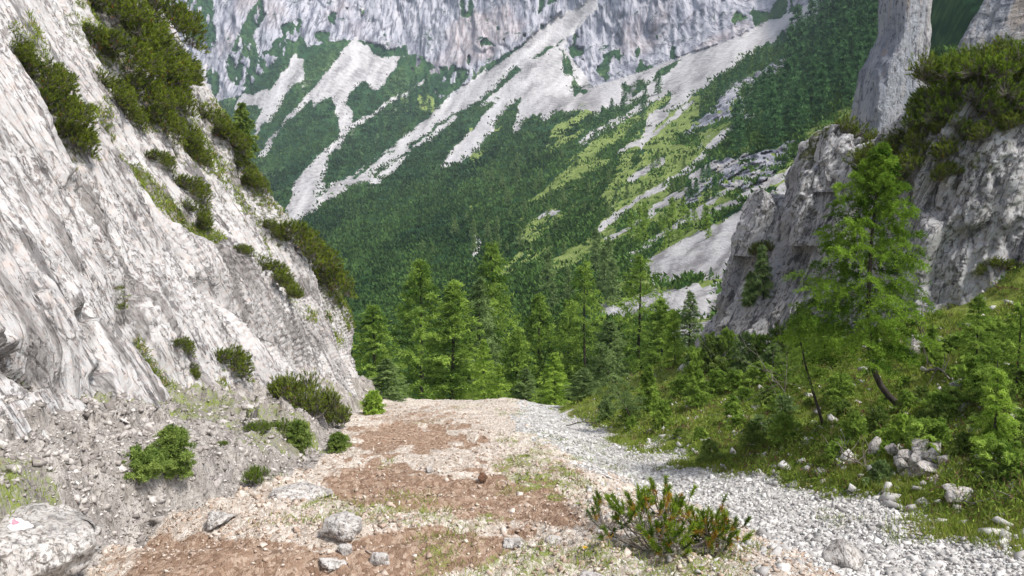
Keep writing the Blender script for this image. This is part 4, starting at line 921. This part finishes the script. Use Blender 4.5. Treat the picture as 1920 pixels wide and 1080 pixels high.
bank_tree('larch_tree', 1310, 760, 690, 36, 'low green larch on the bank right of the narrow bright larch', 414, kw=dict(cs=.05, nbr=44))
bank_tree('larch_tree', 1420, 830, 770, 30, 'low brownish green sapling beside the stream gravel', 415, kw=dict(cs=.1, nbr=34, mat='larch_grey'))
bank_tree('larch_tree', 1450, 690, 640, 36, 'low shrubby larch under the jagged rock rib', 416, kw=dict(cs=.02, nbr=40, mat='larch_grey'))
for i, (px_, py_, h_, w_, lab) in enumerate([(1240, 800, 50, 26, 'small larch bush left of the stream bend, right of the airy larch'), (1330, 870, 46, 34, 'spiky low shrub at the edge of the stream gravel'), (1470, 790, 50, 34, 'low leafy shrub left of the wide leafy larch'), (1600, 830, 60, 36, 'low leafy shrub under the curved larch'), (1760, 800, 46, 34, 'low leafy shrub right of the curved trunk foot'), (1135, 790, 44, 22, 'small bush between the cone-shaped larch and the airy larch'), (1900, 905, 60, 44, 'leafy shrub at the right edge beside the flat stones'), (1350, 720, 50, 34, 'dark bushy shrub at the foot of the rock rib'), (1650, 900, 40, 30, 'low brown green shrub left of the stone heap')]):
    bank_tree('shrub', px_, py_, py_ - h_, w_, lab, 430 + i, cat='shrub', kw=dict(cs=.0, nbr=36, twigs=9, prof=.45, ragged=.4, mat=('larch', 'shrub', 'larch_grey')[i % 3], r0=.006, up=.9))
lowp = []
for k in range(3):
    w_, f_ = larch_meshes(1.0, .7, 480 + k, nbr=44, twigs=11, tufts=8, per=3, leaf=.07, lw=.028, cs=0, prof=.35, ragged=.5, mat=('larch', 'shrub', 'larch')[k], r0=.008, up=1.0, droop=.1)
    lowp.append((w_, f_))
kk = 0; lowr = [None] * 3; used_ = []
for _ in range(900):
    if kk >= 62: break
    px_, py_ = rng.uniform(1090, 1930), rng.uniform(640, 930)
    if py_ > 800 + (px_ - 1090) * .14 or py_ < 800 - (px_ - 1090) * .35 or abs(px_ - 1640) < 50 and py_ < 760: continue
    if any(abs(a - px_) < 22 and abs(b - py_) < 12 for a, b in used_): continue
    used_.append((px_, py_)); g = ground_hit(px_, py_); j = kk % 3
    if lowr[j] is None:
        lowr[j] = empty('low_shrub'); link('trunk', lowp[j][0], lowr[j]); link('crown', lowp[j][1], lowr[j]); o = lowr[j]
    else: o = copy_tree(lowr[j])
    s_ = rng.uniform(.2, .48) * (.7 + g.y * .02); place(o, (g.x, g.y, g.z - .04), rng.uniform(0, 6.28), s_, sxy=s_ * rng.uniform(.9, 1.5))
    tag(o, ('knee-high green sprig shrub', 'knee-high pale leafy shrub', 'knee-high fresh green bushy shrub')[j] + ' among the undergrowth of the right bank', 'shrub', 'low undergrowth of the right bank'); kk += 1
for i, (px_, py_, h_, w_) in enumerate([(1300, 715, 60, 30), (1330, 700, 70, 34), (1365, 690, 66, 32), (1420, 690, 60, 36), (1460, 680, 64, 36), (1490, 665, 60, 32), (1345, 735, 40, 30), (1510, 640, 56, 30), (1280, 745, 40, 28)]):
    g = ground_hit(px_, py_); j = i % 3; o = copy_tree(lowr[j]); s_ = h_ / F * g.y; place(o, (g.x, g.y, g.z - .05), rng.uniform(0, 6.28), s_, sxy=w_ / F * g.y / .7)
    tag(o, 'leafy shrub in the thicket along the foot of the rock rib', 'shrub', 'thicket at the foot of the rock rib')
# saplings on the rock rib and left cliff foot
for i, (px_, py_, h_, w_, mt, lab) in enumerate([(1432, 560, 105, 24, 'larch_grey', 'small larch clinging to the left side of the rock rib'), (1405, 575, 70, 18, 'larch_grey', 'little grey larch lowest on the side of the rock rib'), (458, 300, 105, 34, 'shrub', 'pale green leafy tree on the rim of the left cliff')]):
    h = rock_hit(px_, py_)
    if h:
        Y_ = h[0].y; H_ = h_ / F * Y_; lf = max(.03, Y_ * .0024)
        o = larch_tree('larch_tree' if i < 2 else 'leafy_tree', H_, w_ / F * Y_, 450 + i, nbr=54, twigs=10, tufts=8, per=3, leaf=lf, lw=lf * (.36 if i < 2 else .7), cs=.05, mat=mt, ragged=.5)
        o.location = h[0]; tag(o, lab, 'tree')

# ------------------------------------------------------------------ dwarf pines
# foreground bush
def fg_bush():
    r = empty('dwarf_pine_bush'); g = ground_hit(1240, 1022); w_, f_ = mugo_meshes(.62, .42, 501, shoots=135, needles=105, nl=.05, nw=.0065, sl=.11, mat='mugo_bright', alt=.2, stems=40, lumps=8)
    link('stems', w_, r); link('foliage', f_, r); r.location = g; r.scale = (1.08, .8, .95); tag(r, 'green dwarf pine bush with orange lower needles on the stony foreground', 'bush')
    g2 = ground_hit(1325, 1040); r2 = empty('dwarf_pine_bush'); w_, f_ = mugo_meshes(.32, .26, 502, shoots=48, needles=95, nl=.05, nw=.0065, sl=.11, mat='mugo', alt=.2, stems=14, lumps=4)
    link('stems', w_, r2); link('foliage', f_, r2); r2.location = g2; tag(r2, 'smaller sparse dwarf pine growing against the right side of the foreground bush', 'bush')
fg_bush()
mg = [dict(R=1.0, Hh=.9, seed=511, shoots=620, needles=24, nl=.085, nw=.018, sl=.16, lumps=10, stems=12, alt=.02), dict(R=1.0, Hh=1.0, seed=512, shoots=560, needles=24, nl=.085, nw=.018, sl=.16, lumps=8, stems=12, alt=.04), dict(R=1.0, Hh=.8, seed=513, shoots=600, needles=24, nl=.085, nw=.018, sl=.16, lumps=10, stems=12, mat='mugo_bright', alt=0)]
mgr = [None] * 3
def put_mugo(kind, loc, R, label, group=None, nrm_=None, zs=1.0):
    if mgr[kind] is None: mgr[kind] = mugo_bush('dwarf_pine', **mg[kind]); o = mgr[kind]
    else: o = copy_tree(mgr[kind])
    ry = .0
    if nrm_ is not None: ry = .55 * math.atan2(nrm_.x, max(nrm_.z, .2))
    o.location = loc; o.rotation_euler = (0, max(-.7, min(.7, ry)), rng.uniform(0, 6.28) if nrm_ is None else 0); o.scale = (R, R, R * zs); tag(o, label, 'bush', group); return o
def mugo_at(kind, px, py, rpx, label, group=None, zs=1.0):
    h = rock_hit(px, py)
    if h is None: g = ground_hit(px, py); h = (g, Vector((0, 0, 1)), g.length)
    put_mugo(kind, h[0] - h[1] * .08, rpx * 1.28 / F * h[0].y, label, group, h[1], zs)
MU = 'dwarf pines massed along the top of the left cliff'
for px_, py_, r_ in [(200,20,60),(250,50,60),(310,40,55),(230,110,55),(290,110,60),(335,120,40),(215,170,36),(270,180,45),(320,190,36),(300,230,36),(345,250,30),(180,70,30),(240,215,28),(365,290,26)]:
    mugo_at(int(rng.integers(0, 2)), px_, py_ + r_ * .4, r_, 'dark dwarf pine in the dense mass at the top of the left cliff', MU)
for px_, py_, r_, lab in [(75,150,50,'dark dwarf pine hanging on the upper left slab, topmost of its column'),(105,215,52,'dark dwarf pine in the middle of the column on the upper left slab'),(130,260,38,'dark dwarf pine at the bottom of the column on the upper left slab'),
   (30,90,32,'small dwarf pine at the very top left corner'),(300,300,24,'small round dwarf pine on the slab under the dense mass'),(355,355,32,'dwarf pine in the groove halfway down the slab'),(372,400,26,'dwarf pine just below the one in the groove'),
   (400,230,34,'dwarf pine on the cliff rim above the pale leafy tree'),(430,262,30,'dwarf pine on the cliff rim left of the pale leafy tree'),(455,320,28,'dwarf pine on the rim under the pale leafy tree'),(475,345,24,'lower dwarf pine on the rim under the pale leafy tree'),
   (550,450,42,'brown green dwarf pine halfway down the cliff rim'),(585,490,44,'larger dwarf pine below the brown green one on the cliff rim'),(615,530,38,'dwarf pine low on the cliff rim'),(512,510,32,'dwarf pine on the slab left of the low rim bushes'),(540,540,26,'small dwarf pine at the lower end of the slab bushes'),
   (430,680,36,'dwarf pine on a ledge above the scree with a bare branch'),(340,650,20,'small dwarf pine in the green cleft of the slab'),(360,690,18,'lower small dwarf pine in the green cleft of the slab'),(690,690,34,'dwarf pine at the far foot of the left cliff'),(505,430,20,'tiny dwarf pine near the cliff rim'),(455,470,18,'tiny dwarf pine in the middle of the far slab')]:
    mugo_at(int(rng.integers(0, 2)), px_, py_ + r_ * .35, r_, lab)
def bank_mugo(kind, px, py, r, lab, zs=1.0): g = ground_hit(px, py); return put_mugo(kind, g, r / F * g.y, lab, None, None, zs)
for k_, px_, py_, r_, lab, zs_ in [(0,545,750,48,'grey green dwarf pine at the cliff foot, left end of the low thicket',1.2),(0,590,785,52,'large dwarf pine in the low thicket at the cliff foot',1.3),(0,625,800,42,'dwarf pine at the right end of the low thicket beside the path',1.2),
   (2,535,812,34,'bright green dwarf pine on the scree slope',.9),(2,485,812,24,'small bright pine tuft left of the bright green dwarf pine',1),(2,478,905,26,'isolated bright green dwarf pine low on the scree beside the path',1.4),(2,415,838,13,'tiny green pine tuft below the slab edge',1)]:
    bank_mugo(k_, px_, py_, r_, lab, zs_)
# soft shrubs at the cliff foot
for i, (px_, by, ty, hw, lab) in enumerate([(325, 895, 800, 50, 'feathery light green shrub at the foot of the left cliff'), (270, 890, 850, 60, 'low spreading light green shrub left of the feathery one'), (560, 835, 790, 30, 'soft grey green shrub right of the bright green dwarf pine'), (635, 842, 812, 26, 'yellow green grassy shrub beside the brown path edge'), (700, 775, 735, 24, 'small green shrub at the far cliff foot')]):
    bank_tree('shrub', px_, by, ty, hw, lab, 470 + i, cat='shrub', kw=dict(cs=.0, nbr=60, twigs=12, tufts=9, per=3, prof=.35, ragged=.4, mat='shrub' if i != 4 else 'larch_bright', r0=.006, up=1.0, droop=.1))
# right-hand masses
MR = 'dwarf pines carpeting the top of the rock wall'
for px_, py_, r_ in [(1770,150,50),(1830,150,55),(1890,140,55),(1950,150,60),(1760,215,42),(1820,205,50),(1880,200,55),(1935,205,50),(1740,250,34),(1790,250,36),(1850,120,45),(1910,110,45),(1795,120,36),(1750,180,36),(1930,240,40),(1870,240,36)]:
    mugo_at(2 if rng.random() < .7 else 0, px_, py_ + r_ * .3, r_, 'bright green dwarf pine in the carpet on top of the right rock wall', MR)
for px_, py_, r_, lab in [(1605,262,40,'dark dwarf pine capping the highest spire of the rock rib'),(1700,330,46,'dwarf pine in the cleft between rib and wall, just right of the big larch top'),(1745,300,44,'dwarf pine on the upper left shoulder of the rock wall'),(1780,330,30,'small dwarf pine hanging on the rock wall below the carpet'),(1690,270,34,'dwarf pine below the pinnacle foot'),(1430,470,24,'small dwarf pine on the middle of the rock rib'),(1640,300,36,'dwarf pine behind the top of the big larch'),(1850,500,20,'small dwarf pine low on the rock wall'),(1890,510,26,'dwarf pine low on the rock wall at the right edge')]:
    mugo_at(int(rng.integers(0, 2)), px_, py_ + r_ * .3, r_, lab)

# ------------------------------------------------------------------ boulders and stones one can point to
def rockat(name, px, py, wpx, hpx, label, seed, mat='boulder', cat='rock', sink=.3, group=None, rz=0, dep=.8):
    g = ground_hit(px, py); w_ = wpx / F * g.y / 2; h_ = hpx / F * g.y / 2 * 1.15
    o = link(name, boulder_mesh(name, w_, w_ * dep, h_, seed, M[mat])); o.location = (g.x, g.y, g.z + h_ * sink); o.rotation_euler = (0, 0, rz); tag(o, label, cat, group); return o
rockat('boulder', 645, 1000, 100, 52, 'flat grey boulder half buried in the brown dirt of the path', 601, cat='boulder')
rockat('stone', 645, 1040, 36, 30, 'small block directly below the flat half buried boulder', 602)
rockat('stone', 712, 1058, 46, 38, 'rounded beige stone right of the small block', 603)
rockat('stone', 625, 1068, 56, 34, 'pale stone at the bottom edge left of the rounded beige stone', 604)
rockat('stone', 962, 1024, 56, 24, 'white stone lying in the path left of the dwarf pine bush', 605)
rockat('stone', 1038, 1022, 44, 24, 'rounded white stone between the white stone and the dwarf pine bush', 606)
rockat('boulder', 1580, 1065, 84, 74, 'whitish boulder in the stream gravel at the bottom edge', 607, cat='boulder', dep=1)
rockat('stone', 905, 905, 20, 20, 'small dark brown stone standing up in the middle of the path', 608, 'brown_rock', sink=.7)
rockat('stone', 805, 888, 20, 14, 'small ochre stone left of the brown stone', 609)
rockat('stone', 1110, 1085, 60, 16, 'pale flat stone at the bottom edge under the dwarf pine bush', 610)
rockat('boulder', 410, 985, 80, 40, 'dark weathered rock knob at the left edge of the path', 611, cat='boulder', sink=.2)
rockat('boulder', 555, 930, 150, 44, 'smooth rounded bedrock hump beside the path left edge', 612, cat='boulder', sink=.0)
rockat('stone', 1805, 770, 32, 34, 'dark upright stone in the greenery right of the big larch', 613)
rockat('stone', 1800, 945, 74, 42, 'flat pale slab of stone on the right bank', 614, dep=.6)
rockat('stone', 1783, 925, 34, 14, 'thin stone lying on the flat pale slab', 615, sink=1.4)
rockat('stone', 1860, 868, 80, 26, 'long grey rock lying right of the stone heap', 616, rz=-.3)
rockat('stone', 1900, 800, 60, 30, 'grey rock at the right edge above the long grey rock', 617)
rockat('stone', 1850, 955, 30, 16, 'little pale stone right of the flat pale slab', 618)
rockat('stone', 1720, 660, 70, 50, 'pale rubble patch right of the big larch trunk', 619)
for i, (px_, py_, w_, h_) in enumerate([(1700,868,30,18),(1725,860,34,24),(1745,872,30,22),(1722,882,38,26),(1755,858,26,20),(1690,885,26,16),(1770,876,26,18),(1672,858,28,16),(1740,890,34,18),(1640,862,22,30)]):
    rockat('stone', px_, py_, w_ * 1.3, h_ * 1.5, 'grey stone in the heap of broken stones on the right bank', 630 + i, group='stones of the heap on the right bank', sink=.9)
# painted way mark on a rock at lower left
g = ground_hit(40, 1070); sR = 330 / F * g.y / 2
me = boulder_mesh('painted_rock', sR, sR * .9, sR * .40, 650, M['boulder'], 5, .16)
o = link('painted_rock', me); o.location = g + Vector((0, 0, sR * .17)); tag(o, 'big smooth grey rock with a white and red painted trail mark', 'rock')
bpy.context.view_layer.update()
Vb = np.array([v.co[:] for v in me.vertices]) + np.array(o.location[:]); Fb = [list(p.vertices) for p in me.polygons]
pb = BVHTree.FromPolygons(Vb.tolist(), Fb)
def paint(name, cx, cy, rx, ry, mat, off):
    Vp = []; rings, seg = 7, 30
    for i in range(rings + 1):
        for j in range(seg):
            a = 2 * PI * j / seg; k = i / rings * (1 + .18 * math.sin(3 * a + 1) + .1 * math.sin(7 * a)); r = pb.ray_cast(Vector((0, 0, 0)), ray(cx + rx * k * math.cos(a), cy + ry * k * math.sin(a)))
            if r[0] is None: return None
            Vp.append((r[0] - ray(cx, cy) * off - Vector(o.location))[:])
    q = link(name, make_mesh(name, np.array(Vp), [grid_faces(rings + 1, seg, True)], mat), o); return q
paint('white_paint_mark', 36, 984, 22, 11, M['white'], .006); paint('red_paint_mark', 28, 979, 7, 5, M['red'], .012)

# fallen branches, dead twigs
def branch_thing(name, p0, p1, r, label, seed, sub=6, mat='deadwood'):
    rg = np.random.default_rng(seed); a = ground_hit(*p0); b = ground_hit(*p1); L = (b - a).length; A = Acc()
    s = np.linspace(0, 1, 12)[:, None]; pts = np.array(a[:]) * (1 - s) + np.array(b[:]) * s + np.cumsum(rg.normal(0, L * .012, (12, 3)), 0); pts[:, 2] = np.maximum(pts[:, 2], G(pts[:, 0], pts[:, 1]) + r) + .08 * np.sin(s[:, 0] * PI) * L
    v, q = tube(pts, np.linspace(r, r * .3, 12), 6); A.add(v, q)
    for i in range(sub):
        k = rg.integers(3, 11); d = unit(rg.normal(0, 1, 3) + np.array([0, 0, .8])); l = L * rg.uniform(.15, .35); ss = np.linspace(0, 1, 5)[:, None]
        v, q = tube(pts[k] + d * l * ss + rg.normal(0, l * .05, (5, 3)) * ss, np.linspace(r * .4, r * .15, 5), 4); A.add(v, q)
    tag(link(name, A.mesh(name, M[mat], True)), label, 'branch')
branch_thing('fallen_branch', (1700, 620), (1762, 700), .02, 'thin dark dead branch leaning in the green right of the big larch', 701, 7, 'bark')
branch_thing('fallen_branch', (1740, 700), (1805, 730), .025, 'grey dead branch lying behind the dark upright stone', 702, 5)
branch_thing('fallen_branch', (1530, 860), (1640, 890), .016, 'brown twiggy dead branch lying at the grass edge left of the stone heap', 703, 16)
branch_thing('fallen_branch', (1800, 960), (1919, 945), .014, 'long thin grey stick on the lower right bank', 704, 5)
branch_thing('fallen_branch', (1060, 800), (1150, 812), .02, 'brown dead branch at the left end of the right bank', 705, 10)
branch_thing('fallen_branch', (1430, 700), (1480, 790), .014, 'bare upright dead twig among the low shrubs left of the wide larch', 706, 12)
# yellow flower
g = ground_hit(1095, 1050); A = Acc(); r = empty('yellow_flower', g)
v, q = tube([(0, 0, 0), (.004, 0, .05), (.006, 0, .09)], .003, 5); A.add(v, q); link('flower_stem', A.mesh('flower_stem', M['shrub']), r)
A = Acc(); rg = np.random.default_rng(3); a = rg.uniform(0, 6.28, 40); d = np.stack([np.cos(a), np.sin(a), rg.uniform(-.1, .7, 40)], -1); v, T = blades(np.tile([.006, 0, .09], (40, 1)), unit(d), np.full(40, .024), np.full(40, .009), rg); A.add(v, T=T); link('petals', A.mesh('petals', M['yellow']), r)
tag(r, 'single yellow flower in the grass left of the dwarf pine bush', 'flower')

# ------------------------------------------------------------------ air
import bmesh
bm = bmesh.new(); bmesh.ops.create_cube(bm, size=1)
me = bpy.data.meshes.new('haze'); bm.to_mesh(me); bm.free()
hz = link('haze', me); hz.location = (0, 480, 70); hz.scale = (2200, 1100, 480); tag(hz, kind='stuff'); hz['label'] = 'thin bluish mountain air'; hz['category'] = 'haze'
m = bpy.data.materials.new('thin_air'); m.use_nodes = True; nt = m.node_tree; nt.nodes.clear(); out = nt.nodes.new('ShaderNodeOutputMaterial'); vp = nt.nodes.new('ShaderNodeVolumePrincipled')
vp.inputs['Color'].default_value = (.72, .84, 1, 1); vp.inputs['Density'].default_value = .0002; nt.links.new(vp.outputs[0], out.inputs['Volume']); me.materials.append(m)
